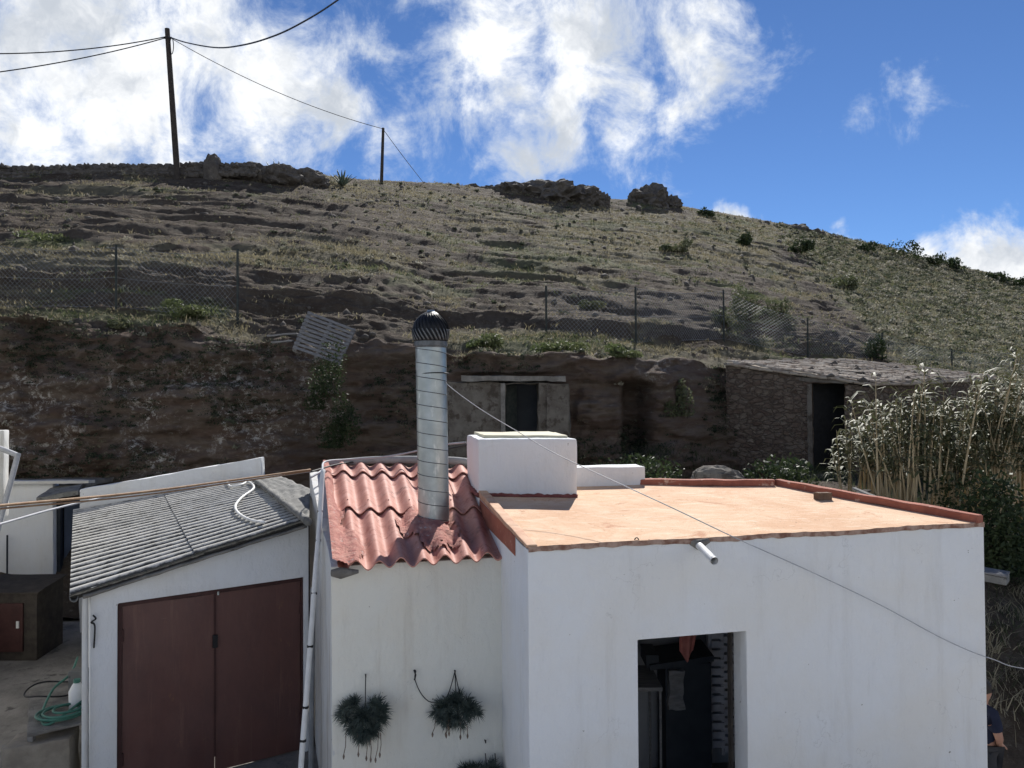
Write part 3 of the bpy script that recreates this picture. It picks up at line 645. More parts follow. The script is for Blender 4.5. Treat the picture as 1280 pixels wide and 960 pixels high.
# ------------------------------------------------------------------ narrow house with the red corrugated roof
FL = pz(422, 708, -1.6); FR = pz(634, 694, -1.6); BR = pz(600, 588, -1.0); BL = pz(409, 583, -1.0)
wl = pz(414, 712, -1.66); wr = pz(634, 700, -1.66); wb = V((at(387, 600, 11.2).x, 11.2, 0))
nar = thing('narrow_house', flat(wl), 'narrow cream house with red corrugated roof and metal flue', 'house')
fd2 = (flat(wr)-flat(wl)).normalized(); fn2 = V((-fd2.y, fd2.x, 0))
mb = MB(); we = flat(wr)+fd2*0.35; mb.seg(wl, we, wl.z+0.03, wr.z+0.03, fn2*0.2)
mb.build('wall', M_plaster2, nar, bevel=0.01, sub=0.35, jit=0.008, js=2, smooth=True)
mb = MB(); lft = inward(wl, wb, ctr); st_ = flat(wl).lerp(wb, 0.0)
mb.seg(st_+V((0.002, 0.006, 0)), wb, wl.z+0.02, H-1.06, lft*0.3)
mb.build('side_wall', M_plaster3, nar, bevel=0.012, sub=0.3, jit=0.014, js=2.5, smooth=True)
NW = 7.75
def tile_pt(u, v, lift=0.0):
    p = (FL*(1-u)+FR*u)*(1-v)+(BL*(1-u)+BR*u)*v
    n_ = ((FR-FL).cross(BL-FL)).normalized()
    return p+n_*(0.042*math.cos(2*math.pi*NW*u+1.2)+lift+0.004*n3((u*30, v*9, 1), 0.5))
mb = MB(); cours = [(0.0, 0.47), (0.43, 0.90), (0.86, 1.03)]
for k, (v0, v1) in enumerate(cours):
    lf = lambda v, k=k, v0=v0, v1=v1: 0.022*(1-(v-v0)/(v1-v0))*(1 if k else 0)+0.014*k
    mb.grid(lambda u, v, v0=v0, v1=v1, lf=lf: tile_pt(u, v0+(v1-v0)*v+(0.008*math.sin(u*23) if v == 0 else 0), lf(v0+(v1-v0)*v)), 110, 10)
    mb.grid(lambda u, v, v0=v0, v1=v1, lf=lf: tile_pt(u, v0+(v1-v0)*v+(0.008*math.sin(u*23) if v == 0 else 0), lf(v0+(v1-v0)*v)-0.014), 110, 10)
    mb.grid(lambda u, v, v0=v0, lf=lf: tile_pt(u, v0+0.008*math.sin(u*23), lf(v0)-0.014*v), 110, 1)
troof = mb.build('roof', M_tile, nar, smooth='all')
mb = MB()
for i_ in range(7):
    for v_0 in (0.44, 0.87):
        if random.random() < 0.75:
            u_ = (i_+0.0-1.2/(2*math.pi)+1)/NW
            q = tile_pt(min(u_, .99), v_0+0.06, 0.01); mb = MB(); mb.tube([q, q+V((0, -0.01, 0.03))], [0.016, 0.006], 7)
            mb.build('roof_bolt', M_darkred, troof)
# mortar smeared over the sheets along the left verge and round the flue
def mortar(u0, u1, v0, v1, mask, hgt, name, parent, mat=None, n=40):
    m_ = MB(); idx = {}
    nn_ = ((FR-FL).cross(BL-FL)).normalized()
    val = {}
    for j_ in range(n+1):
        for i_ in range(n+1):
            u, v = u0+(u1-u0)*i_/n, v0+(v1-v0)*j_/n; val[i_, j_] = (u, v, mask(u, v)+0.35*n3((u*26, v*22, 3), 1)+0.2*n3((u*70, v*60, 3), 1))
    def vid(i_, j_):
        if (i_, j_) not in idx:
            u, v, m0 = val[i_, j_]; k_ = min(max(m0, -0.25), 1.0)
            q_ = tile_pt(u, v, 0.0)-nn_*(0.042*math.cos(2*math.pi*NW*u+1.2)*(0.0 if k_ < 0 else min(.75, k_*1.5)))+nn_*(hgt*k_+0.034+0.012*n3((u*90, v*80, 1), 1)); idx[i_, j_] = len(m_.v); m_.v.append(q_)
        return idx[i_, j_]
    for j_ in range(n):
        for i_ in range(n):
            if max(val[i_, j_][2], val[i_+1, j_][2], val[i_, j_+1][2], val[i_+1, j_+1][2]) > 0: m_.f.append((vid(i_, j_), vid(i_+1, j_), vid(i_+1, j_+1), vid(i_, j_+1)))
    return m_.build(name, mat or M_mortar, parent, smooth='all')
mortar(-0.03, 0.24, -0.015, 1.0, lambda u, v: 1.0-max(0, u+0.01)/(0.035+0.15*max(0, 1-abs(v-0.1)/0.22)+0.05*max(0, 1-abs(v-.42)/.12)), 0.055, 'verge_mortar', nar)
mb = MB(); q = FL+V((0.03, 0.0, -0.06)); mb.tube([q+V((-0.09, 0, 0)), q, q+V((0.16, 0.05, 0.0))], [0.03, 0.055, 0.02], 9, jit=0.5)
mb.build('loose_mortar', M_concrete, nar, smooth='all')
# grey ridge gutter behind the top of the roof
mb = MB(); mb.tube(spline([BL+V((-0.02, 0.06, 0.02)), BL.lerp(BR, 0.3)+V((0, 0.1, 0.1)), BL.lerp(BR, 0.8)+V((0, 0.1, 0.12)), BR+V((0.1, 0.1, 0.06))], 6), 0.055, 10)
mb.build('ridge_pipe', rough_mat('pale_fibre_pipe', (0.4, 0.41, 0.4), (0.3, 0.3, 0.29), 4, 0.9, 0.2), nar, smooth=True)
mb = MB(); mb.tube([BR+V((-0.14+0.03*k_, 0.02, 0.05+0.02*math.sin(k_*2))) for k_ in range(9)], [0.03, 0.06, 0.075, 0.07, 0.08, 0.07, 0.06, 0.05, 0.03], 9, jit=0.5)
mb.build('corner_mortar', M_plaster3, nar, smooth='all')
# flue
FD = 8.75; base_c = at(542.5, 655, FD); top_c = at(538.5, 430, FD); rad = 0.5*38.5*FD/F; ax = (top_c-base_c)
mb = MB(); mb.tube([base_c-ax*0.12]+[base_c+ax*k/20 for k in range(21)], rad, 40)
flue = mb.build('flue', M_galv, nar, smooth=True)
hx = []; nturn = 12.5
for k in range(int(nturn*28)+1):
    t_ = k/(nturn*28); a_ = -2*math.pi*nturn*t_
    hx.append(base_c+ax*(0.02+0.96*t_)+V((math.cos(a_), math.sin(a_), 0))*(rad+0.001))
mb = MB(); mb.tube(hx, 0.0045, 5); mb.build('spiral_seam', M_seam, flue, smooth=True)
mb = MB(); c0 = at(538.5, 435, FD); c1 = at(538.5, 433, FD); c2 = at(538.5, 427, FD)
mb.tube([c0, c0.lerp(c1, .8), c1, c2], [rad*1.01, rad*1.02, rad*1.08, rad*1.08], 40); mb.build('collar', M_fin, flue, smooth=True)
ct = at(538.5, 389, FD); rr = rad*1.2; hd = ct.z-c2.z
mb = MB(); prof = [(0, 1.08), (0.08, 1.12), (0.25, 1.19), (0.42, 1.2), (0.6, 1.1), (0.78, 0.86), (0.9, 0.6), (0.97, 0.36), (1.0, 0.05)]
mb.tube([c2+V((0, 0, hd*a_)) for a_, b_ in prof], [rad*b_*0.93 for a_, b_ in prof], 36)
cowl = mb.build('cowl', M_cowl, flue, smooth=True)
mb = MB(); NF = 26
for k in range(NF):
    a0 = 2*math.pi*k/NF; strip = []
    for s_ in range(9):
        tz_ = 0.02+0.97*s_/8; b_ = np.interp(tz_, [p_[0] for p_ in prof], [p_[1] for p_ in prof]); aa = a0-0.75*tz_
        for da, dr_ in ((0, 1.0), (0.14, 0.95)):
            strip.append(c2+V((math.cos(aa+da)*rad*b_*dr_, math.sin(aa+da)*rad*b_*dr_, hd*tz_)))
    mb.add(strip, [(2*s_, 2*s_+1, 2*s_+3, 2*s_+2) for s_ in range(8)])
mb.build('turbine_fins', M_cowl, flue, smooth='all', solid=0.003)
mb = MB()
for k in range(NF):
    a0 = 2*math.pi*(k+0.5)/NF; strip = []
    for s_ in range(5):
        tz_ = 0.03+0.36*s_/4; b_ = np.interp(tz_, [p_[0] for p_ in prof], [p_[1] for p_ in prof]); aa = a0-0.9*tz_
        for da in (-0.05, 0.06*(1-0.6*s_/4)): strip.append(c2+V((math.cos(aa+da)*rad*(b_+0.02), math.sin(aa+da)*rad*(b_+0.02), hd*tz_)))
    mb.add(strip, [(2*s_, 2*s_+1, 2*s_+3, 2*s_+2) for s_ in range(4)])
mb.build('lower_vanes', M_fin, flue, smooth='all', solid=0.003)
mb = MB(); mb.tube([ct+V((0, 0, -0.01)), ct+V((0, 0, 0.012))], [0.05, 0.04], 12); mb.build('cap_bolt', M_galv, flue)
mb = MB(); prf = [(0.30, 1.9), (0.24, 1.62), (0.10, 1.3), (-0.05, 1.12), (-0.16, 1.03)]
mb.grid(lambda u, v: base_c+V((math.cos(u*6.28319), math.sin(u*6.28319), 0))*rad*np.interp(v, [0, .25, .5, .75, 1], [2.3, 1.75, 1.35, 1.1, 1.03])*(1+0.14*n3((math.cos(u*6.28)*2, math.sin(u*6.28)*2, v), 1.2))+V((0, 0, -0.26+0.30*v+0.36*rad*np.interp(v, [0, .25, .5, .75, 1], [2.3, 1.75, 1.35, 1.1, 1.03])*math.sin(u*6.28319)*(1-v)+0.02*n3((u*9, v*4, 0), 1))), 48, 8)
mb.build('flashing', M_darkred, flue, smooth='all')
ub, vb = 0.60, 0.17
qf = flue.parent and None
def uv_of(x, y):
    best = None
    for i_ in range(61):
        for j_ in range(61):
            u, v = i_/60, j_/60; q_ = tile_pt(u, v)-O; d_ = q_.normalized().dot(ray(x, y).normalized())
            if best is None or d_ > best[0]: best = (d_, u, v)
    return best[1:]
ub, vb = uv_of(548, 662)
mortar(ub-0.28, ub+0.3, max(vb-0.2, 0.02), vb+0.3, lambda u, v: 0.9-math.hypot((u-ub+(0.06 if v > vb else 0.0))/0.17, (v-vb-0.05)/0.19), 0.07, 'flue_mortar', flue)
# white conduit running down beside the side wall
pts = [at(404, 588, 9.0), at(402.5, 600, 8.9), at(399, 660, 8.55), at(394, 720, 8.3), at(389, 790, 8.1), at(383, 870, 7.9), at(376, 962, 7.7), at(374, 1010, 7.6)]
mb = MB(); mb.tube(spline(pts, 6), 0.028, 10); pipe = mb.build('conduit', M_pvc, nar, smooth=True)
for yy in (640, 676, 742, 808, 884, 926):
    k = min(range(len(pts)-1), key=lambda q: abs(yy-[588, 600, 660, 720, 790, 870, 962, 1010][q]))
    yl = [588, 600, 660, 720, 790, 870, 962, 1010]
    q = V((np.interp(yy, yl, [p_.x for p_ in pts]), np.interp(yy, yl, [p_.y for p_ in pts]), np.interp(yy, yl, [p_.z for p_ in pts])))
    m_ = MB(); m_.tube([q-V((0, 0, .012)), q+V((0, 0, .012))], 0.033, 10); m_.build('pipe_tie', M_black, pipe)
mb = MB(); a_ = at(412, 900, 7.45); mb.tube([at(391, 735, 8.9), at(390, 840, 8.9), at(388, 1000, 8.9)], 0.03, 8); mb.build('grey_downpipe', rough_mat('grey_pipe', (0.2, 0.21, 0.22), (0.25, 0.26, 0.27), 5, 0.6, 0), nar, smooth=True)

# ------------------------------------------------------------------ garage
gD = H/((937-498.5)/F)
GRb = V((at(380, 937, gD).x, gD, 0)); zdoor = at(380, 722, gD).z
kL = ray(148, 753); tL = (zdoor-H)/kL.z; GLb = V((kL.x*tL, kL.y*tL, 0))
gf_ = (GRb-GLb).normalized(); gn = V((-gf_.y, gf_.x, 0))
gw0 = pl(113, 745, GLb, GRb); gw1 = pl(386, 660, GLb, GRb)
garage = thing('garage', flat(gw0), 'white garage with brown double doors and grey corrugated roof', 'garage')
dL = pl(147, 755, GLb, GRb); dR = pl(380.5, 722, GLb, GRb)
tl = pl(113, 738, GLb, GRb).z; trz = pl(386, 657, GLb, GRb).z
zat = lambda p: tl+(trz-tl)*((flat(p)-flat(gw0)).length/(flat(gw1)-flat(gw0)).length)
mb = MB(); it = gn*0.2
pierced(mb, gw0, gw1, tl, trz, dL, dR, dL.z, dR.z, it)
mb.build('wall', M_plaster, garage, bevel=0.02, jit=0.008, js=2.5, smooth=True)
gFL = pz(97, 741, -2.10); gFR = pz(383, 651, -1.53); gBL = pz(98, 636, -2.10); gBR = pz(319, 597, -1.53)
mb = MB(); sdir = (flat(gBL)-flat(gFL)).normalized(); wfl = flat(gw0)-gf_*0.0
swb = wfl+sdir*6.0; mb.seg(wfl+gn*0.02, swb, tl-0.1, tl-0.1, inward(wfl, swb, V((0, 12, 0)))*0.2)
mb.build('side_wall', M_plaster3, garage, bevel=0.02, sub=0.35, jit=0.02, js=2.0, smooth=True)
NG = 26
def groof(u, v, lift=0):                # u across the waves (front to back), v from low left to high right
    p = (gFL*(1-v)+gFR*v)*(1-u)+(gBL*(1-v)+gBR*v)*u
    return p+V((0, 0, 0.046*math.cos(2*math.pi*NG*u)-0.04+lift+0.012*n3((u*8, v*3, 0), 1)))
mb = MB()
for k, (v0, v1) in enumerate(((-0.03, 0.52), (0.48, 1.0))):
    mb.grid(lambda u, v, v0=v0, v1=v1, k=k: groof(u, v0+(v1-v0)*v, 0.016*k), 340, 8)
    mb.grid(lambda u, v, v0=v0, v1=v1, k=k: groof(u, v0+(v1-v0)*v, 0.016*k-0.012), 340, 8)
    mb.grid(lambda u, v, v0=v0, k=k: groof(u, v0, 0.016*k-0.012*v), 340, 1)
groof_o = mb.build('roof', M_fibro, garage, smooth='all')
at2 = groof_o.data.attributes.new('dirt_shade', 'FLOAT', 'POINT'); at2.data.foreach_set('value', [(0.5-0.5*math.cos(2*math.pi*NG*((k_ % 341)/340.0))) if k_ % (341*20) < 341*18 else 1.0 for k_ in range(len(groof_o.data.vertices))])  # painted trough shade, set by the wave phase
# dusty sheets between the corrugated roof and the narrow house
p1_, p2_, p3_, p4_ = pz(318, 599, -1.46), pz(346, 593, -1.40), pz(388, 612, -1.36), pz(386, 652, -1.44)
mb = MB(); mb.grid(lambda u, v: (p1_*(1-u)+p2_*u)*(1-v)+(p4_*(1-u)+p3_*u)*v+V((0, 0, 0.03*n3((u*7, v*7, 0), 1))), 16, 24)
mb.build('patch_sheet', M_dust, garage, smooth='all', solid=0.02)
mb = MB(); mb.tube([p1_.lerp(p4_, k/20)+V((0, 0, 0.03*n3((k, 0, 0), .8))) for k in range(21)], 0.045, 7, jit=0.6); mb.build('mortar_joint', M_dust, garage, smooth='all')
mb = MB(); e0 = gFL.lerp(gFR, 0.02)-V((0, 0, 0.06)); e1 = gFR-V((0, 0, 0.06))
mb.box((e0+e1)/2, (e1-e0)/2, gn*0.04, (0, 0, 0.016)); mb.build('fascia_mortar', M_concrete, garage, sub=0.15, jit=0.012, js=5, smooth='all')
# low wall behind the roof
bw0 = pl(98, 640, flat(gBL), flat(gBR)); bw1 = pl(326, 598, flat(gBL), flat(gBR)); bz0 = pl(98, 612, flat(gBL), flat(gBR)).z; bz1 = pl(326, 572, flat(gBL), flat(gBR)).z
bn = (flat(bw1)-flat(bw0)).normalized(); bn = V((-bn.y, bn.x, 0))
mb = MB(); mb.seg(flat(bw0)+bn*0.03, flat(bw1)+bn*0.03, bz0, bz1, bn*0.22); mb.build('back_wall', M_plaster, garage, bevel=0.025, sub=0.25, jit=0.02, js=2.5, smooth=True)
# doors
M_doorframe = rough_mat('dark_door_frame', (0.05, 0.022, 0.02), (0.07, 0.03, 0.028), 5, 0.6, 0.1)
mid = pl(270, 735, GLb, GRb)
dt = lambda p: dL.z+(dR.z-dL.z)*((flat(p)-flat(dL)).length/(flat(dR)-flat(dL)).length)
fr = MB(); ro = gn*0.05
fr.seg(flat(dL)+ro, flat(dL)+ro+gf_*0.05, dL.z-.002, dt(flat(dL)+gf_*.05)-.002, gn*0.05)
fr.seg(flat(dR)+ro-gf_*0.03, flat(dR)+ro, dR.z-.002, dR.z-.002, gn*0.05)
fr.seg(flat(dL)+ro+gf_*.05, flat(dR)+ro-gf_*.03, dL.z-.002, dR.z-.002, gn*0.05, dL.z-0.05, dR.z-0.05)
fr.build('door_frame', M_doorframe, garage)
for P, Q in ((flat(dL)+gf_*0.055, flat(mid)-gf_*0.006), (flat(mid)+gf_*0.006, flat(dR)-gf_*0.035)):
    m_ = MB(); m_.seg(P+gn*0.07, Q+gn*0.07, dt(P)-0.055, dt(Q)-0.055, gn*0.04, 0.02)
    dleaf = m_.build('door_leaf', M_door, garage, sub=0.25, jit=0.006, js=1.6, smooth=True)
    for zz in (0.35, 1.75):
        m2 = MB(); pp = P if P.x < mid.x-0.3 else Q; m2.tube([pp+gn*0.06+V((0, 0, zz)), pp+gn*0.06+V((0, 0, zz+0.14))], 0.014, 8); m2.build('hinge', M_doorframe, dleaf)
hz_ = pl(270, 803, GLb, GRb); mb = MB(); mb.box(flat(hz_, hz_.z)+gn*0.05, gf_*0.028, gn*0.02, (0, 0, 0.075)); mb.build('lock', M_black, dleaf, bevel=0.005)
mb = MB(); mb.box(flat(mid, 1.2)+gn*0.062, gf_*0.012, gn*0.006, (0, 0, 1.0)); mb.build('meeting_strip', M_doorframe, dleaf)
mb = MB(); mb.tube([flat(dR, dR.z-.03)+gn*.0-gf_*1.05, flat(dR, dR.z-.07)-gf_*1.05], 0.012, 6); mb.build('bolt', M_galv, dleaf)
# gutter, downpipe and a hook on the corner
gz_ = gFL+V((-0.03, -0.02, -0.05)); gz2 = gFL.lerp(gBL, 0.6)+V((-0.03, 0, -0.05))
mb = MB(); mb.grid(lambda u, v: gz_.lerp(gz2, u)+V((-0.045*math.cos(v*math.pi), 0, -0.045*math.sin(v*math.pi))), 12, 8); mb.build('gutter', M_dust, garage, smooth='all', solid=0.008)
pq = pl(106, 745, GLb, GRb)-gn*0.06; mb = MB(); mb.tube([pq, flat(pq, pq.z-0.3), flat(pq, 0.0)], 0.032, 10); mb.build('downpipe', M_plaster3, garage, smooth=True)
hk = pl(116, 775, GLb, GRb)-gn*0.03; mb = MB(); mb.tube(spline([hk+V((0, 0, .06)), hk+V((.03, 0, .02)), hk+V((-.02, 0, -.02)), hk+V((.02, 0, -.06)), hk+V((0.01, 0, -0.3))], 5), 0.009, 6); mb.build('iron_hook', M_black, garage, smooth=True)
# unseen pale sheet added to bounce sun onto the shaded house fronts
mb = MB(); mb.add([(-14, -22, 0.004), (12, -22, 0.004), (12, 6.0, 0.004), (-14, 6.0, 0.004)], [(0, 1, 2, 3)])
props(mb.build('bounce_sheet', rough_mat('pale_bounce', (0.5, 0.48, 0.44), (0.42, 0.4, 0.37), 1, 0.95, 0.3)), kind='structure')

# ------------------------------------------------------------------ dug-out dwelling in the bank
cwD = 18.15
cL, cR = at(556, 500, cwD), at(714, 500, cwD+0.05)
cave_o = thing('cave_dwelling', drop((at(650, 540, cwD).x, cwD, 0)), 'grey masonry front with a dark doorway dug into the earth bank', 'cave house')
zb_ = H-2.3; zt = lambda x: at(x, 476, cwD).z
px = lambda x: V((at(x, 500, cwD).x, cwD, 0))
mb = MB(); d1, d2 = px(631.5), px(673); th = V((0, 0.75, 0)); ztop_, zdoor_ = zt(650), at(650, 480, cwD).z
zL, zR = at(562, 478, cwD).z, at(713, 480, cwD).z; zT = lambda p: zL+(zR-zL)*(p.x-px(560).x)/(px(712).x-px(560).x)
def pierced3(mb, P, Q, zf, a, b, zd, th, zb):          # wall pieces left of, right of and above a doorway
    mb.seg(P, a, zf(P), zf(a), th, zb); mb.seg(b, Q, zf(b), zf(Q), th, zb); mb.seg(a, b, zf(a), zf(b), th, zd, zd)
pierced3(mb, px(560), px(712), zT, d1, d2, zdoor_, th, zb_); mb.build('wall', M_cavewall, cave_o, sub=0.3, jit=0.06, js=2.2, smooth=True)
mb = MB(); q0, q1 = at(577, 473, cwD-.06), at(707, 473.5, cwD-.06); mb.box((q0+q1)/2+V((0, .2, 0)), (q1-q0)/2, (0, 0.25, 0), (0, 0, 0.06)); mb.build('lintel', M_concrete, cave_o, sub=0.2, jit=0.03, js=4, smooth=True)
mb = MB(); q0 = px(683); q1 = px(710); mb.seg(q0-V((0, .09, 0)), q1-V((0, .09, 0)), zdoor_, zdoor_-0.02, V((0, .07, 0)), zb_); mb.build('plaster_panel', M_cavewall, cave_o, sub=0.2, jit=0.02, js=3, smooth=True)
mb = MB(); q0 = px(626); q1 = px(631.5); mb.seg(q0-V((0, .1, 0)), q1-V((0, .1, 0)), zdoor_+.02, zdoor_+.02, V((0, .08, 0)), zb_); mb.build('door_jamb', M_concrete, cave_o)
mb = MB(); mb.seg(d1+V((-.2, 1.2, 0)), d2+V((.3, 1.2, 0)), ztop_, ztop_, V((0, .1, 0)), zb_); mb.build('inner_wall', M_dkb, cave_o)  # near-black sheet, its colour stands in for the darkness inside the cave
mb = MB(); mb.seg(d1+V((.02, .5, 0)), d1+V((.28, .72, 0)), zdoor_-.02, zdoor_-.02, V((-.03, .04, 0)), zb_); mb.build('door_leaf', M_post, cave_o)

# ------------------------------------------------------------------ stone hut
h1, h2, h3, h4 = at(905, 452, 20.6), at(1062, 449.5, 22.8), at(1248, 472, 22.4), at(1094, 478.5, 19.2)
hut = thing('stone_hut', drop((at(1000, 520, 19.9).x, 19.9, 0)), 'dark rubble stone hut with a doorway and a low tiled roof', 'hut')
hz = H-2.5; fA, fB = flat(h1)+V((0.05, 0.08, 0)), flat(h4)+V((-0.12, 0.12, 0))
e1 = pl(1015, 500, fA, fB); e2 = pl(1056, 500, fA, fB); ez = pl(1035, 479, fA, fB).z
zl = lambda p: h1.z-0.1+(h4.z-h1.z)*((flat(p)-fA).length/(fB-fA).length)
hin = V((0.18, 0.38, 0))
mb = MB(); pierced3(mb, fA, fB, zl, flat(e1), flat(e2), ez, hin, hz); mb.build('wall', M_masonry, hut, sub=0.3, jit=0.05, js=2.5, smooth=True)
mb = MB(); mb.seg(fB+V((0.01, 0.02, 0)), flat(h3)+V((-0.1, -0.05, 0)), h4.z-.1, h3.z-.1, V((-.2, .3, 0)), hz); mb.build('side_wall', M_masonry, hut, bevel=0.03, sub=0.3, jit=0.05, js=2.5, smooth=True)
mb = MB(); mb.seg(e1+hin*1.15-V((.5, 0, 0)), e2+hin*2.1+V((.5, 0, 0)), ez+.35, ez+.3, V((.05, .1, 0)), hz); mb.build('inner_wall', M_black, hut)  # black sheet, painted to stand in for the shade inside the hut
mb = MB(); a_, b_ = pl(999, 474, fA, fB), pl(1060, 477, fA, fB); mb.box((a_+b_)/2+hin*.3, (b_-a_)/2, hin*.38, (0, 0, 0.055)); mb.build('lintel', M_cavewall, hut, sub=0.2, jit=0.025, js=5, smooth=True)
mb = MB(); a_, b_ = pl(1009, 500, fA, fB), pl(1015, 500, fA, fB); mb.seg(flat(a_)-hin*.12, flat(b_)-hin*.12, ez-.02, ez-.02, hin*.1, hz); mb.build('door_jamb', M_cavewall, hut)
hp = lambda u, v: (h4*(1-u)+h3*u)*(1-v)+(h1*(1-u)+h2*u)*v
mb = MB(); mb.grid(lambda u, v: hp(u, v)+V((0, 0, -0.06+0.03*n3((u*6, v*6, 0), 1))), 24, 20); mb.build('roof', M_tileold, hut, smooth='all', solid=0.07)
mb = MB(); rnd = random.Random(3)
for r_ in range(16):
    for c_ in range(17):
        u, v = (c_+0.5+rnd.uniform(-.12, .12))/17, (r_+0.5+rnd.uniform(-.15, .15))/16
        if rnd.random() < 0.06: continue
        p0, p1 = hp(u, max(v-.045, 0)), hp(u, min(v+.045, 1)); sd_ = (hp(min(u+.02, 1), v)-hp(max(u-.02, 0), v)).normalized(); w_ = rnd.uniform(.075, .115); lift = V((0, 0, rnd.uniform(-.01, .035)))
        up_ = V((0, 0, 1)); arc = []
        for pp, sc in ((p0, 1.1), (p1, 0.85)):
            for k in range(6):
                t_ = math.pi*k/5; arc.append(pp+lift+sd_*math.cos(t_)*w_*sc+up_*(math.sin(t_)*0.055*sc-0.01))
        mb.add(arc, [(k, k+1, k+7, k+6) for k in range(5)]+[tuple(range(6)), tuple(range(6, 12))])
mb.build('roof_tiles', M_tileold, hut)
mb = MB()
for k in range(30):
    q = hp(rnd.random(), rnd.random()); s_ = rnd.uniform(.04, .12); mb.tube([q+V((-s_, 0, 0)), q+V((0, 0, s_*.4)), q+V((s_, 0, 0.01))], [s_*.4, s_*.7, s_*.3], 6, jit=.6, seed=k)
o = mb.build('roof_rubble', M_stone, hut); o['kind'] = 'stuff'

# ------------------------------------------------------------------ rocks
def rock(name, c, sx, sy, sz, seed, label, group=None, mat=None, cat='rock'):
    bm = bmesh.new(); bmesh.ops.create_icosphere(bm, subdivisions=4, radius=1)
    sm_ = 0.45 if name == 'boulder' else 1.0
    for v in bm.verts:
        p = v.co.copy(); q = p+V((seed*3.1, seed*1.7, seed))
        f_ = 0.96+0.32*sm_*mnoise.noise(q*1.2)+0.2*sm_*mnoise.noise(q*3.0)+0.09*sm_*mnoise.noise(q*7); cell = mnoise.voronoi(q*1.3)[0]; f_ += 0.14*(cell[1]-cell[0])-0.06
        v.co = V((p.x*sx, p.y*sy, (p.z+0.35)*sz))*f_
    me = bpy.data.meshes.new(name); bm.to_mesh(me); bm.free(); me.materials.append(mat or M_stone)
    o = bpy.data.objects.new(name, me); C.objects.link(o); o.location = c; return props(o, label, cat, group)
def onhill(x, y, dd=None): return hit(x, y, dd)
def rock_px(name, x0, x1, yt, yb, label, seed, group=None, mat=None, D=None, cat='rock', dep=0.8):
    b_ = at((x0+x1)/2, yb, D) if D else onhill((x0+x1)/2, yb)
    s_ = b_.y/F; w_ = (x1-x0)*s_/2; h_ = (yb-yt)*s_
    return rock(name, b_-V((0, 0, 0.1*h_)), w_*0.95, w_*dep, h_*0.78, seed, label, group, mat, cat)
rock_px('boulder', 252, 279, 187, 222, 'big rounded grey boulder on the skyline just right of the tall pole', 1)
for k, (x0, x1, yt, yb, lb) in enumerate([(279, 306, 203, 216, 'low grey rock on the skyline beside the big rounded boulder'), (300, 332, 202, 217, 'jagged grey rock on the skyline left of the spiky agave'),
        (322, 374, 207, 222, 'broad dark rock under the spiky agave on the skyline'), (362, 410, 212, 226, 'small flat rock at the right end of the stone wall skyline')]):
    rock_px('rock', x0-4, x1+4, yt, yb+4, lb, 11+k, 'rocks along the left skyline')
def outcrop(name, spots, label, seed):                     # one bedrock mass with several humps
    root = None
    vs = []; fs = []
    xm_ = sum(s_[0] for s_ in spots)/len(spots); b0 = V((0, float(np.interp(xm_, xs, CD[:, 9]))-0.8, 0))
    for k, (x, w_, yt, yb) in enumerate(spots):
        b_ = at(x, yb, b0.y+0.5*(k % 2)); b_.z = min(b_.z, ground_z(b_.x, b_.y)+0.3); s_ = b_.y/F; bm = bmesh.new(); bmesh.ops.create_icosphere(bm, subdivisions=4, radius=1)
        off = len(vs)
        for v in bm.verts:
            p = v.co.copy(); q = p*1.3+V((seed*3.1+k*2.3, k*1.7, seed)); cell = mnoise.voronoi(q*1.8)[0]
            f_ = 1+0.30*mnoise.noise(q*1.3)+0.22*mnoise.noise(q*3.4)+0.2*(cell[1]-cell[0])-0.16+0.12*mnoise.noise(q*8)
            vs.append(b_+V((p.x*w_*s_*0.6, p.y*w_*s_*0.5, p.z*(yb-yt)*s_*0.78))*f_)
        fs += [tuple(v.index+off for v in f.verts) for f in bm.faces]; bm.free()
    m_ = MB(); m_.v = vs; m_.f = fs; o = m_.build(name, M_stone); return props(o, label, 'rock')
outcrop('rock_outcrop', [(615, 44, 226, 246), (650, 66, 221, 247), (690, 72, 219, 248), (728, 54, 225, 250), (754, 18, 236, 252), (590, 40, 226, 240)], 'long dark rock outcrop in the middle of the skyline', 3)
outcrop('rock_outcrop', [(812, 50, 225, 254), (838, 26, 240, 256), (797, 24, 238, 254)], 'short peaked rock outcrop on the skyline right of the long one', 5)
outcrop('rock_outcrop', [(990, 44, 276, 294), (1014, 36, 282, 300), (1035, 30, 290, 304)], 'low dark rock ledge on the right-hand skyline', 8)
# dry-stone wall along the left part of the crest
mb = MB(); rnd = random.Random(5); pw = [(-80, 226, 212), (0, 226, 208), (60, 222, 209), (120, 221, 207), (180, 221, 206), (240, 220, 205), (300, 220, 207)]
xsr = [p_[0] for p_ in pw]
for row in range(4):
    x = -80
    while x < 318:
        w_ = rnd.uniform(6, 14); yb = np.interp(x, xsr, [p_[1] for p_ in pw]); yt = np.interp(x, xsr, [p_[2] for p_ in pw])
        D_ = 41.4+0.004*x; p_ = at(x+w_/2, yb+(yt-yb)*(row+.5)/4+rnd.uniform(-1, 1), D_+0.06*row); s_ = D_/F
        mb.tube([p_+V((-w_*s_*.5, rnd.uniform(-.1, .1), 0)), p_+V((-w_*s_*.2, 0, 0.03)), p_+V((w_*s_*.25, 0, 0)), p_+V((w_*s_*.5, 0, 0))], [.08, rnd.uniform(.13, .2), rnd.uniform(.12, .18), .07], 6, jit=.5, seed=x+row*9); x += w_*.85
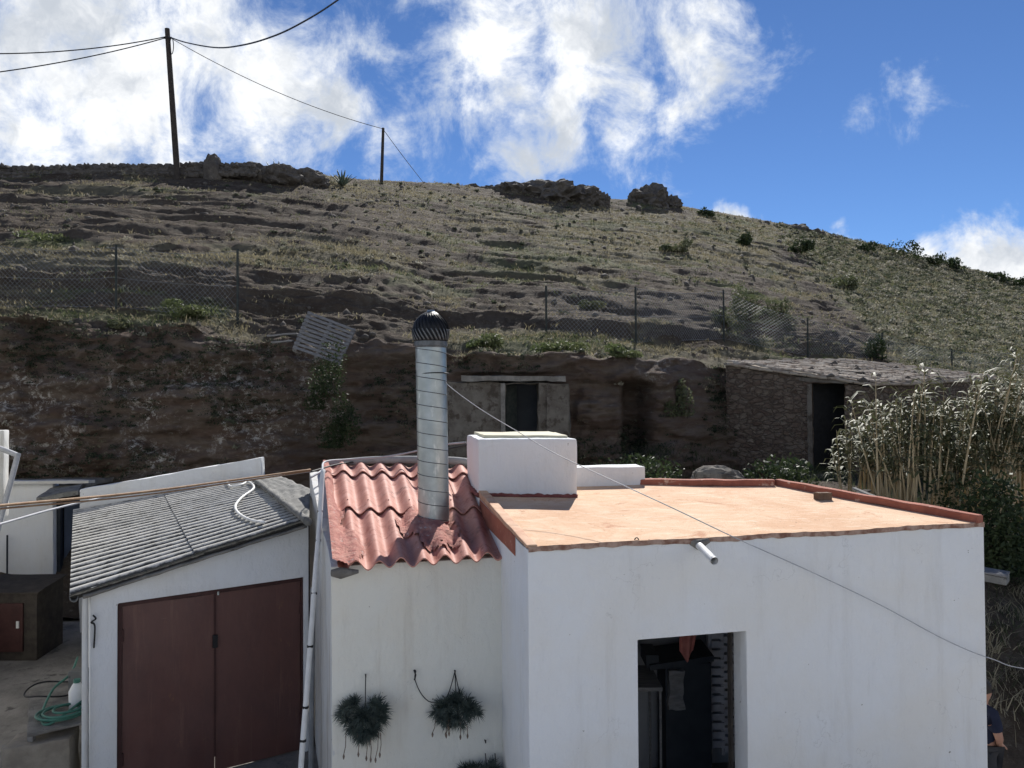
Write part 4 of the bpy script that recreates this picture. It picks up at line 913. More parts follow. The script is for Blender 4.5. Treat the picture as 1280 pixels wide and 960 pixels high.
for k in range(26):
    x = rnd.uniform(-60, 320); yt = np.interp(x, xsr, [p_[2] for p_ in pw]); p_ = at(x, yt+1, 41.4+.004*x); mb.tube([p_-V((.15, 0, .05)), p_+V((0, 0, .03)), p_+V((.15, 0, -.05))], [.05, rnd.uniform(.1, .2), .05], 6, jit=.6, seed=k)
mb.tube([at(x, (np.interp(x, xsr, [p_[1] for p_ in pw])+np.interp(x, xsr, [p_[2] for p_ in pw]))/2+3, 41.6+.004*x) for x in range(-80, 320, 20)], 0.3, 6)
props(mb.build('dry_stone_wall', M_stone), 'rough dry-stone wall along the left end of the hilltop', 'wall')
rock_px('boulder', 858, 934, 579, 606, 'pale flat-topped boulder in the dark weeds behind the flat roof', 21, mat=M_cavewall, D=13.2, dep=0.7)
rock_px('rock', 1118, 1160, 660, 690, 'dark rock half buried under the canes', 23, D=12.0)

# ------------------------------------------------------------------ shrubs, agaves
def leafmesh(name, c, rx, ry, rz, n, ls, mat, parent=None, seed=1, lumps=6):
    r2 = np.random.default_rng(seed); cen = r2.normal(0, 0.42, (lumps, 3)); cen[:, 2] = np.abs(cen[:, 2])*0.8+0.05; lr = r2.uniform(0.35, 0.6, lumps)
    k = r2.integers(0, lumps, n); d = r2.normal(0, 1, (n, 3)); d /= np.linalg.norm(d, axis=1)[:, None]
    q = cen[k]+d*(lr[k]*r2.uniform(0.3, 1.05, n)**0.6)[:, None]; q[:, 2] = np.maximum(q[:, 2], 0.02)
    q = q*np.array([rx, ry, rz]); a = r2.normal(0, 1, (n, 3)); a /= np.linalg.norm(a, axis=1)[:, None]; b = np.cross(a, r2.normal(0, 1, (n, 3))); b /= np.linalg.norm(b, axis=1)[:, None]
    s_ = ls*r2.uniform(0.6, 1.4, (n, 1)); vv = np.stack([q-a*s_, q+b*s_*.45, q+a*s_, q-b*s_*.45], 1).reshape(-1, 3)
    kk = np.arange(n)*4; m_ = MB(); off = V(c)
    me = bpy.data.meshes.new(name); me.from_pydata((vv+(np.array(off-ORG[parent]) if parent else 0)).tolist(), [], np.stack([kk, kk+1, kk+2, kk+3], 1).tolist()); me.materials.append(mat)
    o = bpy.data.objects.new(name, me); C.objects.link(o); ORG[o] = ORG[parent] if parent else off
    if parent: o.parent = parent
    else: o.location = off
    return o
def shrub(x, yt, yb, w_, label, mat, n=420, ls=None, seed=1, D=None, group=None, name='shrub', stems=True):
    b_ = at(x, yb, D) if D else onhill(x, yb); s_ = b_.y/F
    root = thing(name, b_-V((0, 0, .05)), label, 'shrub', group); hh = (yb-yt)*s_
    leafmesh('foliage', b_, w_*s_*.5, w_*s_*.45, hh*0.85, n, ls or max(0.05, 1.9*s_), mat, root, seed)
    if not stems: return root
    mb = MB(); rnd = random.Random(seed)
    for k in range(5): e = V((rnd.uniform(-.3, .3)*w_*s_, rnd.uniform(-.3, .3)*w_*s_, hh*.45)); mb.tube([b_-V((0, 0, .1)), b_+e*.5+V((0, 0, hh*.1)), b_+e], [.03, .02, .008], 5)
    mb.build('stems', M_twig, root); return root
for k, (x, yt, yb, w_, lb) in enumerate([(1083, 296, 313, 36, 'dark skyline shrub, first from the left of the right-hand row'), (1129, 295, 321, 52, 'largest dark rounded shrub on the right-hand skyline'),
        (1165, 314, 328, 28, 'small dark shrub on the skyline right of the largest one'), (1190, 316, 334, 34, 'dark shrub on the skyline in front of the low white cloud'), (1245, 330, 349, 38, 'dark shrub on the skyline near the right edge of the photo'),
        (884, 256, 268, 26, 'tiny dark shrub on the skyline right of the peaked outcrop'), (1272, 343, 356, 22, 'last dark shrub on the skyline at the right edge')]):
    shrub(x, yt, yb+2, w_, lb, M_leafdark, 460, seed=40+k, group='dark shrubs along the right skyline')
for k, (x, yt, yb, w_, lb, mt) in enumerate([(936, 345, 400, 56, 'tall green bush on the slope above the stone hut', M_leafmid), (905, 372, 404, 40, 'green bush left of the tall bush above the hut', M_leafmid),
        (975, 360, 398, 44, 'grey green bush right of the tall bush above the hut', M_leafmid), (1000, 298, 318, 34, 'dark bush below the rock ledge on the right slope', M_leafdark),
        (930, 288, 306, 32, 'dark bush high on the slope below the crest', M_leafdark), (1096, 418, 448, 44, 'dark green bush behind the hut roof', M_leafdark), (1060, 340, 362, 40, 'grey green bush in the middle of the right slope', M_leafmid),
        (412, 440, 512, 66, 'dark bush in the gully below the pallet', M_leafdark), (425, 498, 560, 60, 'lower dark bush in the gully behind the tiled roof', M_leafdark), (152, 392, 410, 28, 'small dark bush at the foot of the left fence post', M_leafmid),
        (240, 376, 396, 70, 'bright green low bush between the two left fence posts', M_leafgreen), (48, 288, 302, 90, 'pale green low bush on the ledge at the far left', M_leafgreen), (700, 424, 440, 60, 'fresh green bush on the lip above the cave doorway', M_leafgreen),
        (610, 415, 433, 50, 'fresh green bush on the lip right of the flue', M_leafgreen), (780, 432, 446, 44, 'fresh green bush on the lip left of the hollow', M_leafgreen), (740, 372, 386, 34, 'pale bush on the slope above the middle fence posts', M_leafmid),
        (845, 300, 314, 40, 'pale bush below the peaked outcrop', M_leafmid), (845, 458, 520, 40, 'pale weed hanging down the bank right of the hollow', M_leafmid)]):
    shrub(x, yt, yb, w_, lb, mt, 2200 if x in (412, 425) else 1000, 0.035 if x in (412, 425) else None, seed=70+k, D={412: 18.1, 425: 17.7}.get(x), stems=x not in (412, 425, 240, 48, 845))
shrub(1245, 520, 706, 170, 'dark bramble thicket at the foot of the canes by the right edge', M_leafdark, 5200, 0.045, 97, D=12.2, name='bramble')
shrub(1185, 640, 690, 70, 'low dark weeds beside the right roof rim', M_leafdark, 900, 0.04, 98, D=11.6)
shrub(960, 560, 606, 120, 'dark weeds at the foot of the hut left of the canes', M_leafdark, 1100, 0.05, 99, D=15.5)
shrub(800, 560, 606, 130, 'dark weeds growing below the hollow in the bank', M_leafdark, 1100, 0.05, 100, D=15.5)
def agave(x, yb, hpx, label, seed):
    b_ = onhill(x, yb); s_ = b_.y/F; L = hpx*s_; rnd = random.Random(seed); m_ = MB()
    for k in range(22):
        a_ = k*2.4; el = rnd.uniform(0.35, 1.45); d_ = V((math.cos(a_)*math.cos(el), math.sin(a_)*math.cos(el), math.sin(el))); l_ = L*rnd.uniform(.8, 1.1); sd_ = d_.cross(V((0, 0, 1))).normalized(); up_ = sd_.cross(d_)
        pts = [b_+d_*l_*t_-V((0, 0, .12*l_*t_*t_)) for t_ in (0, .25, .6, 1)]; ws = [.06, .075, .05, .004]
        vs = []
        for p_, w_ in zip(pts, ws): vs += [p_-sd_*w_*L*1.1, p_+up_*(-.5*w_*L), p_+sd_*w_*L*1.1]
        m_.add(vs, [(3*i_+j_, 3*i_+j_+1, 3*i_+j_+4, 3*i_+j_+3) for i_ in range(3) for j_ in range(2)])
    return props(m_.build('agave', M_agave, smooth='all', solid=0.02), label, 'agave')
agave(345, 222, 24, 'spiky agave among the rocks right of the tall pole', 1); agave(428, 233, 22, 'spiky agave on the skyline left of the short pole', 2); agave(333, 226, 16, 'small agave at the foot of the broad dark skyline rock', 3)

# ------------------------------------------------------------------ giant canes
def cane_clump(x, yb, D, yt, n, spread, label, seed, lean=0.0):
    x += 9; rnd = random.Random(seed); b_ = at(x, yb, D); hh = (yb-yt)*D/F*1.04; root = thing('cane_clump', b_, label, 'canes', 'giant canes by the stone hut')
    st = MB(); lf = MB()
    for k in range(n):
        p_ = b_+V((rnd.gauss(0, spread), rnd.gauss(0, spread*.8), -0.15)); h_ = hh*rnd.uniform(.55, 1.03); r_ = rnd.uniform(.8, 1.7); ln = V((rnd.gauss(lean, .13), rnd.gauss(0, .1), 0))*h_; bend = V((rnd.gauss(lean*1.4, .1), rnd.gauss(0, .08), 0))*h_
        ln *= (.45 if x < 1100 else 1.0); bend *= (.6 if x < 1100 else 1.0); P_ = [p_+ln*t_+bend*t_*t_*.6+V((0, 0, h_*t_)) for t_ in (0, .2, .4, .6, .8, .93, 1.0)]
        st.tube(P_, [r_*s_ for s_ in (.013, .0125, .012, .010, .007, .004, .002)], 5, cap=False)
        nl_ = int((14+14*h_/hh)*rnd.choice([.2, .8, 1, 1.3]))
        for q in range(nl_):
            t_ = rnd.uniform(.34, 1.0)**0.72; i_ = min(int(np.searchsorted([0, .2, .4, .6, .8, .93, 1.0], t_))-1, 5); i_ = max(i_, 0)
            ts = [0, .2, .4, .6, .8, .93, 1.0]; o_ = P_[i_].lerp(P_[i_+1], (t_-ts[i_])/(ts[i_+1]-ts[i_])); a_ = rnd.uniform(0, 6.28); L_ = rnd.uniform(.14, .42); up0 = rnd.uniform(.25, .9)
            d_ = V((math.cos(a_)+0.35, math.sin(a_), 0)).normalized(); sd_ = V((-d_.y, d_.x, rnd.uniform(-.5, .5))).normalized(); w_ = rnd.uniform(.014, .026)
            pp = [o_, o_+d_*L_*.4+V((0, 0, L_*up0*.45)), o_+d_*L_*.8+V((0, 0, L_*up0*.4)), o_+d_*L_*1.05+V((0, 0, L_*(up0*.4-.35)))]
            lf.add([pp[0]-sd_*w_*.6, pp[0]+sd_*w_*.6, pp[1]-sd_*w_, pp[1]+sd_*w_, pp[2]-sd_*w_*.7, pp[2]+sd_*w_*.7, pp[3]], [(0, 1, 3, 2), (2, 3, 5, 4), (4, 5, 6)])
    st.build('stalks', M_cane, root, smooth='all'); lf.build('leaves', M_caneleaf, root, smooth='all')
for k, a_ in enumerate([(1050, 626, 14.2, 520, 5, .07, 'small sparse cane clump in front of the hut doorway', -.03), (1080, 618, 14.6, 500, 24, .2, 'short dense cane clump right of the hut doorway', .02),
        (1116, 640, 13.4, 497, 18, .2, 'cane clump with bare stalks in front of the hut corner', .0), (1150, 650, 13.0, 457, 34, .26, 'tall leafy cane clump in the middle of the stand', .0), (1186, 646, 13.2, 500, 26, .24, 'cane clump with long pale stalks right of the tall leafy one', .04),
        (1222, 630, 13.4, 440, 30, .26, 'tallest cane clump, its plumes reaching above the hut roof', .09), (1260, 640, 13.4, 470, 30, .3, 'cane clump at the right edge above the brambles', .04), (1302, 650, 13.6, 462, 34, .34, 'cane clump cut off by the right edge of the photo', .0)]):
    cane_clump(*a_[:7], 200+k, a_[7])
def plank(name, p0, p1, w_, t_, mat, label, cat, group=None):
    p0, p1 = V(p0), V(p1); d_ = (p1-p0)/2; s_ = d_.cross(V((0, 0, 1))).normalized()*w_; m_ = MB(); m_.box((p0+p1)/2, d_, s_, s_.cross(d_).normalized()*t_)
    return props(m_.build(name, mat, bevel=.004, sub=.2, jit=.01, js=4), label, cat, group)
plank('plank', at(1067, 610, 12.6), at(1096, 622, 12.3), .05, .015, M_wood, 'pale weathered plank lying under the canes', 'plank', 'boards lying under the canes')
plank('plank', at(1060, 622, 12.5), at(1085, 613, 12.9), .06, .015, M_polewood, 'dark board crossing the pale plank under the canes', 'plank', 'boards lying under the canes')
plank('plank', at(1100, 632, 12.2), at(1128, 641, 12.0), .07, .015, M_wood, 'grey board at the foot of the bare cane stalks', 'plank', 'boards lying under the canes')
tp0, tp1 = at(1226, 714, 10.6), at(1260, 720, 10.4)
root = thing('metal_trough', (tp0+tp1)/2-V((0, 0, .2)), 'grey metal trough lying beyond the right corner of the house', 'trough')
mb = MB(); d_ = (tp1-tp0)/2; sd_ = d_.cross(V((0, 0, 1))).normalized()*.16; mb.box((tp0+tp1)/2+V((0, 0, -.05)), d_, sd_, (0, 0, .05)); mb.build('body', M_dust, root, bevel=.01)
mb = MB(); mb.box((tp0+tp1)/2+V((0, 0, .02)), d_*1.03, sd_*1.08, (0, 0, .012)); mb.build('lid', M_wood, root, bevel=.004)

# ------------------------------------------------------------------ fences, pallet
def fence(spots, label, tops, frame_x0):
    pts = [onhill(x, y) for x, y in spots]; root = thing('wire_fence', pts[0], label, 'fence'); tp = []
    for (x, y), p_, yt in zip(spots, pts, tops):
        hh = (y-yt)*p_.y/F; tp.append(p_+V((0, 0, hh))); m_ = MB(); m_.tube([p_-V((0, 0, .2)), p_+V((0, 0, hh))], .032, 8); m_.build('post', M_post, root, smooth=True)
    wm = MB()
    for i_ in range(len(pts)-1):
        a0, a1, b0, b1 = pts[i_]+V((0, 0, .05)), tp[i_]-V((0, 0, .06)), pts[i_+1]+V((0, 0, .05)), tp[i_+1]-V((0, 0, .06))
        L = (b0-a0).length; hgt = (a1-a0).length; n_ = int(L/0.13)
        P_ = lambda u, v: (a0*(1-u)+b0*u)*(1-v)+(a1*(1-u)+b1*u)*v+V((0, 0.04*math.sin(u*9+v*3), -0.10*math.sin(math.pi*u)*v))
        k_ = hgt/L
        for s_ in (1, -1):
            for q in range(-int(n_*k_)-1, n_+int(n_*k_)+2):
                u0 = q/n_; line = []
                for t_ in np.linspace(0, 1, 6):
                    u_ = u0+s_*k_*t_
                    if 0 <= u_ <= 1: line.append(P_(u_, t_))
                if len(line) > 1: wm.tube(line, .004, 3, cap=False)
        for v_ in (0.02, 0.5, 1.0): wm.tube([P_(u_, v_) for u_ in np.linspace(0, 1, 10)], .005, 4, cap=False)
    wm.build('wire_mesh', M_wire, root); return root
fence([(-150, 384), (-10, 386), (145, 387), (297, 403)], 'chain-link fence with green posts on the ledge above the left bank', [303, 304, 306, 311], 0)
fence([(683, 417), (795, 431), (905, 426), (1010, 447), (1103, 450), (1190, 460), (1267, 469), (1350, 480)], 'long wire fence on thin dark posts across the slope above the cave and hut', [357, 358, 362, 397, 416, 436, 439, 446], 0)
c4 = [at(385, 388, 19.0), at(445, 411, 18.9), at(424, 456, 18.2), at(365, 436, 18.3)]
pal = thing('pallet', c4[3], 'weathered wooden pallet leaning on the earth bank', 'pallet'); n_p = (c4[1]-c4[0]).cross(c4[3]-c4[0]).normalized(); n_p = n_p if n_p.y < 0 else -n_p
for k in range(10):
    v_ = (k+.5)/10; a_, b_ = c4[0].lerp(c4[3], v_), c4[1].lerp(c4[2], v_); m_ = MB(); m_.box((a_+b_)/2, (b_-a_)/2*(1+.01*random.uniform(-1, 1)), (c4[3]-c4[0]).normalized()*.036, n_p*.01); m_.build('slat', M_wood, pal, sub=.3, jit=.008, js=4)
for u_ in (.04, .5, .96):
    a_, b_ = c4[0].lerp(c4[1], u_), c4[3].lerp(c4[2], u_); m_ = MB(); m_.box((a_+b_)/2-n_p*.055, (b_-a_)/2, (c4[1]-c4[0]).normalized()*.04, n_p*.042); m_.build('bearer', M_wood, pal)
plank('plank', at(335, 420, 18.7), at(372, 417, 18.7), .09, .02, M_wood, 'grey plank lying level on the bank left of the pallet', 'plank', 'planks by the pallet')
plank('plank', at(340, 428, 18.5), at(366, 426, 18.5), .07, .02, M_wood, 'short grey plank below the level one left of the pallet', 'plank', 'planks by the pallet')

# ------------------------------------------------------------------ poles and overhead lines
def pole(x0, y0, x1, y1, r0, r1, label, D=None):
    b_ = at(x1, y1, D) if D else onhill(x1, y1); t_ = at(x0, y0, b_.y); root = thing('utility_pole', b_, label, 'pole')
    m_ = MB(); m_.tube([b_+(b_-t_)*.05]+[b_.lerp(t_, k/10) for k in range(11)], [r0]+[r0+(r1-r0)*k/10 for k in range(11)], 12); m_.build('shaft', M_polewood, root, smooth=True); return root, b_, t_
p1r, pb1, pt1 = pole(209, 36, 222, 224, .17, .13, 'tall dark leaning wooden pole on the hill carrying overhead lines')
m_ = MB(); q = pt1.lerp(pb1, .06); m_.box(q, (.22, 0, 0), (0, .05, 0), (0, 0, .04)); m_.build('bracket', M_black, p1r)
m_ = MB(); q = pt1.lerp(pb1, .12)+V((.22, -.1, 0)); m_.tube([q+V((.1*math.cos(t_), 0, .45*math.sin(t_))) for t_ in np.linspace(0, 6.28, 18)], .025, 6); m_.build('coiled_wire', M_cable, p1r)
p2r, pb2, pt2 = pole(479, 160, 477, 224, .10, .08, 'short thin pole standing on the skyline')
def line(name, a_, b_, sag, r_, label, mat=None, cat='cable', group=None, n_=24):
    m_ = MB(); m_.tube(catenary(a_, b_, sag, n_), r_, 6); return props(m_.build(name, mat or M_cable, smooth='all'), label, cat, group)
top1 = pt1.lerp(pb1, .05)
line('overhead_cable', top1, at(-60, 66, 36), .35, .028, 'upper black cable running left from the tall pole', group='lines from the tall pole')
line('overhead_cable', top1+V((0, 0, -.05)), at(-60, 97, 34), .25, .028, 'lower black cable running left from the tall pole', group='lines from the tall pole')
m_ = MB(); m_.tube(spline([top1, at(232, 53, 37), at(270, 59.5, 32), at(305, 56, 27), at(345, 44, 23), at(385, 24, 20), at(425, -2, 17), at(480, -45, 14)], 8), [.036-.02*k/56 for k in range(57)], 6)
props(m_.build('overhead_cable', M_cable, smooth='all'), 'thick black cable sagging right from the tall pole out of the top of the photo', 'cable', 'lines from the tall pole')
line('overhead_cable', top1, pt2-V((0, 0, .05)), .5, .018, 'thin line from the tall pole down to the short pole', group='lines from the tall pole')
gy = onhill(530, 229); line('stay_wire', pt2-V((0, 0, .08)), gy, .05, .02, 'slack stay wire from the short pole to the ground', cat='wire')
# cables nearer the houses
m_ = MB(); m_.tube(spline([at(-40, 637, 5.6), at(0, 632, 6.0), at(170, 616, 7.4), at(300, 599, 8.6), at(388, 587, 9.4)], 8), .012, 7); m_.tube(spline([at(-40, 641, 5.6), at(0, 636, 6.0), at(170, 620, 7.4), at(300, 602, 8.6), at(388, 588.5, 9.4)], 8), .008, 7)
props(m_.build('cable', M_brown, smooth='all'), 'brown twin cable strung across the garage from the left edge', 'cable')
m_ = MB(); m_.tube(spline([at(-30, 662, 6.4), at(0, 655, 6.8), at(60, 638, 7.6), at(110, 626, 8.2), at(150, 619, 8.6), at(260, 607, 9.2), at(388, 589, 9.6)], 8), .011, 6); props(m_.build('cable', M_greycable, smooth='all'), 'thin pale grey cable hanging below the brown one at the left', 'cable')
gb = BVHTree.FromPolygons([tuple(v.co+ORG[groof_o]) for v in groof_o.data.vertices], [tuple(f.vertices) for f in groof_o.data.polygons])
def on_roof(x, y):
    r_ = ray(x, y).normalized(); l_ = gb.ray_cast(O, r_)[0]; return (l_ if l_ else pz(x, y, -1.55))+V((0, -.03, .045))
hp_ = [(284, 604), (289, 611), (302, 609), (311, 605), (318, 613), (303, 625), (295, 636), (300, 646), (315, 654), (332, 657)]
m_ = MB(); m_.tube(spline([on_roof(x, y) for x, y in hp_], 6), .02, 7); props(m_.build('loose_hose', M_pvc, smooth='all'), 'white hose lying loose on the corrugated garage roof', 'hose')
m_ = MB(); m_.tube(spline([at(388, 597, 9.3), at(402, 588, 9.6), at(407, 577, 10.3), at(440, 574, 10.9), at(480, 571, 10.9), at(515, 565, 10.8), at(545, 557, 10.5), at(582, 553, 10.1)], 8), .014, 6); props(m_.build('cable', M_greycable, smooth='all'), 'grey cable arching over the top of the red corrugated roof', 'cable')
m_ = MB(); m_.tube(spline([at(388, 590, 10.0), at(430, 579, 11.2), at(500, 572, 11.2), at(560, 561, 10.8), at(584, 556, 10.3)], 8), .012, 6); props(m_.build('cable', M_cable, smooth='all'), 'black cable behind the grey one at the top of the red roof', 'cable')
m_ = MB(); m_.tube(spline([at(557, 474, 8.7), at(562, 483, 8.65), at(600, 511, 8.5), at(648, 540, 8.3), at(700, 570, 7.9), at(830, 630, pl(830, 690, A, B).y-.12), at(925, 675, pl(925, 690, A, B).y-.1), at(1010, 713, pl(1010, 713, A, B).y-.08), at(1100, 756, pl(1100, 756, A, B).y-.08), at(1180, 799, pl(1180, 799, A, B).y-.06), at(1238, 823, pl(1238, 823, A, B).y-.04), at(1300, 838, 8.8), at(1500, 850, 9.8), hit(1760, 800, 12)], 8), .0045, 6)
props(m_.build('guy_wire', M_greycable, smooth='all'), 'thin wire from the metal flue slanting down across the white house', 'wire')
m_ = MB(); c_ = at(541, 468, FD)
m_.tube([c_+V((math.cos(t_)*rad*1.02, math.sin(t_)*rad*1.02, .015*math.cos(t_+1))) for t_ in np.linspace(0, 6.283, 33)], .006, 5); m_.build('wire_tie', M_black, flue, smooth='all')

# ------------------------------------------------------------------ plants hanging on the cream wall
def hanging(cx, cy, wpx, hpx, nail, label, seed, cords, D=7.3, n=74):
    rnd = random.Random(seed); c_ = pl(cx, cy, wl, wr)-fn2*.09; s_ = c_.y/F; wpx *= 1.15; hpx *= 1.2; root = thing('hanging_plant', c_-V((0, 0, hpx*s_*.5)), label, 'plant', 'plants hanging on the cream wall')
    lf = MB(); st = MB()
    for k in range(n):
        an_, rd_ = rnd.uniform(0, 6.283), rnd.random()**.5; ro = V((math.cos(an_)*rd_*wpx*s_*.40, rnd.uniform(-.5, .5)*.09, math.sin(an_)*rd_*hpx*s_*.36+(.012 if abs(math.cos(an_)) > .5 else -.008)))
        if seed == 1 and ro.z > 0 and abs(ro.x) < wpx*s_*.12: ro.z *= .35
        if seed == 1 and ro.z < 0: ro.x *= 1+1.1*ro.z/(hpx*s_*.36)*.6
        if seed == 2: ro.x *= 1-.55*max(0, ro.z)/(hpx*s_*.36)
        out = (ro+V((0, -.05, 0))).normalized()
        for q in range(46):
            d_ = (out*.6+V((rnd.gauss(0, .7), rnd.gauss(-.2, .6), rnd.gauss(0, .7)))).normalized(); L_ = rnd.uniform(.05, .125); sd_ = d_.cross(V((.3, 1, .2))).normalized()*.0038; o_ = c_+ro
            lf.add([o_-sd_, o_+sd_, o_+d_*L_*.6+sd_*.8, o_+d_*L_-V((0, 0, .012)), o_+d_*L_*.6-sd_*.8], [(0, 1, 2, 4), (4, 2, 3)])
    for k in range(6):
        st = MB(); a_ = c_+V((rnd.uniform(-.4, .4)*wpx*s_, -.04, -hpx*s_*.25)); e_ = a_+V((rnd.uniform(-.03, .03), -.01, -hpx*s_*rnd.uniform(.28, .5))); st.tube([a_, a_.lerp(e_, .6)+V((.01, 0, 0)), e_], .004, 5); st.tube([e_+V((0, 0, .001)), e_-V((0, 0, .02)), e_-V((0, 0, .045))], [.006, .011, .004], 6); st.build('dry_stalk', M_drystalk, root, smooth='all')
    lf.build('foliage', M_succ, root)
    for cd in cords:
        m_ = MB(); P_ = [pl(x, y, wl, wr)-fn2*(.03+.06*i_/max(1, len(cd)-1)) for i_, (x, y) in enumerate(cd)]; m_.tube(spline(P_, 5), .005, 5); m_.build('cord', M_cable, root, smooth='all')
    nq = pl(nail[0], nail[1], wl, wr); m_ = MB(); m_.tube([nq+fn2*.02, nq-fn2*.05], .006, 6); m_.tube([nq-fn2*.045+V((0, 0, -.012)), nq-fn2*.05+V((0, 0, .018))], .006, 6); m_.build('nail', M_black, root)
hanging(454, 893, 62, 54, (457, 843), 'heart-shaped spiky plant hanging on the cream wall, left of the pair', 1, [[(457, 843), (456.5, 865), (457, 880)]])
hanging(568, 882, 60, 36, (568, 838), 'wide spiky plant hanging from crossed cords on the cream wall, right of the pair', 2, [[(568, 838), (561, 860), (552, 878)], [(568, 838), (572, 858), (576, 872)], [(568, 838), (569, 865), (571, 890)]], n=62)
hanging(597, 966, 66, 34, (606, 925), 'spiky plant low on the cream wall, only its top in the photo', 3, [[(606, 940), (606, 952)], [(618, 940), (618, 954)]], n=62)
m_ = MB(); P_ = [pl(x, y, wl, wr)-fn2*.04 for x, y in ((519, 838), (518, 846), (522, 858), (528, 868), (536, 875), (545, 876))]; m_.tube(spline(P_, 5), .005, 5); nq = pl(519, 838, wl, wr); m_.tube([nq+fn2*.02, nq-fn2*.05], .007, 6); m_.tube([nq-fn2*.04+V((-.015, 0, .02)), nq-fn2*.045+V((.0, 0, -.03)), nq-fn2*.045+V((-.012, 0, -.08))], .008, 6)
props(m_.build('loose_twine', M_cable, smooth='all'), 'loose dark twine looping from a nail to the wide hanging plant', 'twine')

# ------------------------------------------------------------------ left yard: outhouse, neighbour wall, kennel, table
oD = 16.2; ox = lambda x: V((at(x, 700, oD).x, oD, 0)); outh = thing('outhouse', ox(30), 'white flat-topped outhouse with an open door behind the garage', 'outhouse')
ztw = at(30, 604, oD).z; mb = MB(); mb.seg(ox(-170), ox(66), ztw, ztw, V((0, .22, 0))); mb.build('wall', M_plaster, outh, bevel=.02, sub=.3, jit=.015, js=2, smooth=True)
mb = MB(); mb.seg(ox(-170)+V((0, .23, 0)), ox(100)+V((0, .23, 0)), ztw-.02, ztw-.02, V((0, 1.2, 0)), ztw-.12); mb.build('roof_slab', M_concrete, outh, bevel=.02, sub=.3, jit=.02, smooth=True)
mb = MB(); mb.box(ox(20)+V((0, -.02, ztw+.03)), (1.6, 0, 0), (0, .12, 0), (0, 0, .03)); mb.build('coping', M_plaster3, outh, sub=.2, jit=.012, js=4, smooth=True)
cn0, cn1 = at(48, 626, 15.4), at(101, 612, 15.9); mb = MB(); mb.hexa([at(46, 628, 15.2), at(98, 618, 15.2), at(104, 607, 16.4), at(66, 613, 16.4)], [q+V((0, 0, .09)) for q in (at(46, 628, 15.2), at(98, 618, 15.2), at(104, 607, 16.4), at(66, 613, 16.4))]); mb.build('canopy', M_dust, outh, sub=.2, jit=.02, js=3, smooth=True)
mb = MB(); mb.seg(ox(66.2)+V((0, .12, 0)), ox(71)+V((0, .12, 0)), at(70, 628, oD).z, at(70, 628, oD).z, V((0, .1, 0))); mb.build('door_frame', M_dkb, outh)
mb = MB(); mb.seg(ox(70)+V((0, .3, 0)), ox(80)+V((0, .9, 0)), at(70, 630, oD).z, at(70, 630, oD).z, V((-.03, .03, 0))); mb.build('door_leaf', rough_mat('grey_blue_door', (.13, .15, .19), (.1, .12, .15), 3, .6, .1), outh)
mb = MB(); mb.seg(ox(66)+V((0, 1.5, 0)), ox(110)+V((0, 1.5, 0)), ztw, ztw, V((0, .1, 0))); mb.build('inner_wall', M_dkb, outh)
nb = thing('neighbour_house', (at(-60, 700, 13.9).x, 14.2, 0), 'pale wall of the next house at the left edge with a drainpipe', 'house')
mb = MB(); q1 = at(5, 560, 13.9); mb.seg(V((q1.x-3, 13.4, 0)), flat(q1), at(0, 538, 13.9).z, at(0, 538, 13.9).z, V((-.1, .3, 0)), 2.4, 2.4); mb.build('wall', M_plaster3, nb, bevel=.02, sub=.3, jit=.01, smooth=True)
mb = MB(); lo = [V((-6.6, 8.6, 0)), V((-9.75, 13.3, 0)), V((-14, 13.3, 0)), V((-14, 8.6, 0))]; mb.hexa(lo, [p_+V((0, 0, 5.6)) for p_ in lo]); mb.build('gable', M_plaster3, nb, bevel=.03)
mb = MB(); mb.tube(spline([at(-12, 556, 13.7), at(4, 562, 13.6), at(21, 569, 13.5), at(21.5, 571, 13.5), at(14, 600, 13.4), at(3, 640, 13.3), at(-10, 690, 13.2)], 4), .045, 10); mb.build('drainpipe', M_greycable, nb, smooth=True)
kD = 13.4; k0, k1 = at(-60, 800, kD), at(46, 800, kD); kz = at(20, 742, kD).z; ken = thing('wooden_kennel', (k1.x-.5, kD, 0), 'dark low wooden kennel with a reddish door at the lower left', 'kennel')
mb = MB(); mb.hexa([flat(k0), flat(k1), flat(k1)+V((-.1, .95, 0)), flat(k0)+V((-.1, .95, 0))], [flat(k0, kz), flat(k1, kz), flat(k1, kz+.08)+V((-.1, .95, 0)), flat(k0, kz+.08)+V((-.1, .95, 0))]); mb.build('body', M_polewood, ken, bevel=.01)
mb = MB(); mb.hexa([flat(k0, kz+.003)+V((0, -.05, 0)), flat(k1, kz+.003)+V((.05, -.05, 0)), flat(k1, kz+.085)+V((-.05, 1, 0)), flat(k0, kz+.085)+V((0, 1, 0))], [flat(k0, kz+.03)+V((0, -.05, 0)), flat(k1, kz+.03)+V((.05, -.05, 0)), flat(k1, kz+.11)+V((-.05, 1, 0)), flat(k0, kz+.11)+V((0, 1, 0))]); mb.build('lid', M_polewood, ken, sub=.2, jit=.01)
mb = MB(); mb.box(V((at(6, 775, kD).x, kD-.02, kz*.5)), (at(30, 775, kD).x-at(6, 775, kD).x, 0, 0), (0, .02, 0), (0, 0, kz*.36)); kd_ = mb.build('door', M_doorframe, ken, bevel=.006)
mb = MB(); q = at(22, 781, kD-.05); mb.box(q, (.022, 0, 0), (0, .012, 0), (0, 0, .06)); mb.build('latch', M_pvc, kd_, bevel=.004)
mb = MB(); q = at(9, 690, 16.1); mb.tube([flat(q, 1.7), flat(q, .4)], .02, 6); mb.build('thin_pipe', M_dkb, outh)
tzz = -3.78; T4 = [pz(34, 922, tzz), pz(117, 902, tzz), pz(110, 846, tzz), pz(37, 857, tzz)]
tab = thing('board_table', flat(T4[0].lerp(T4[2], .5)), 'weathered board table beside the garage corner', 'table')
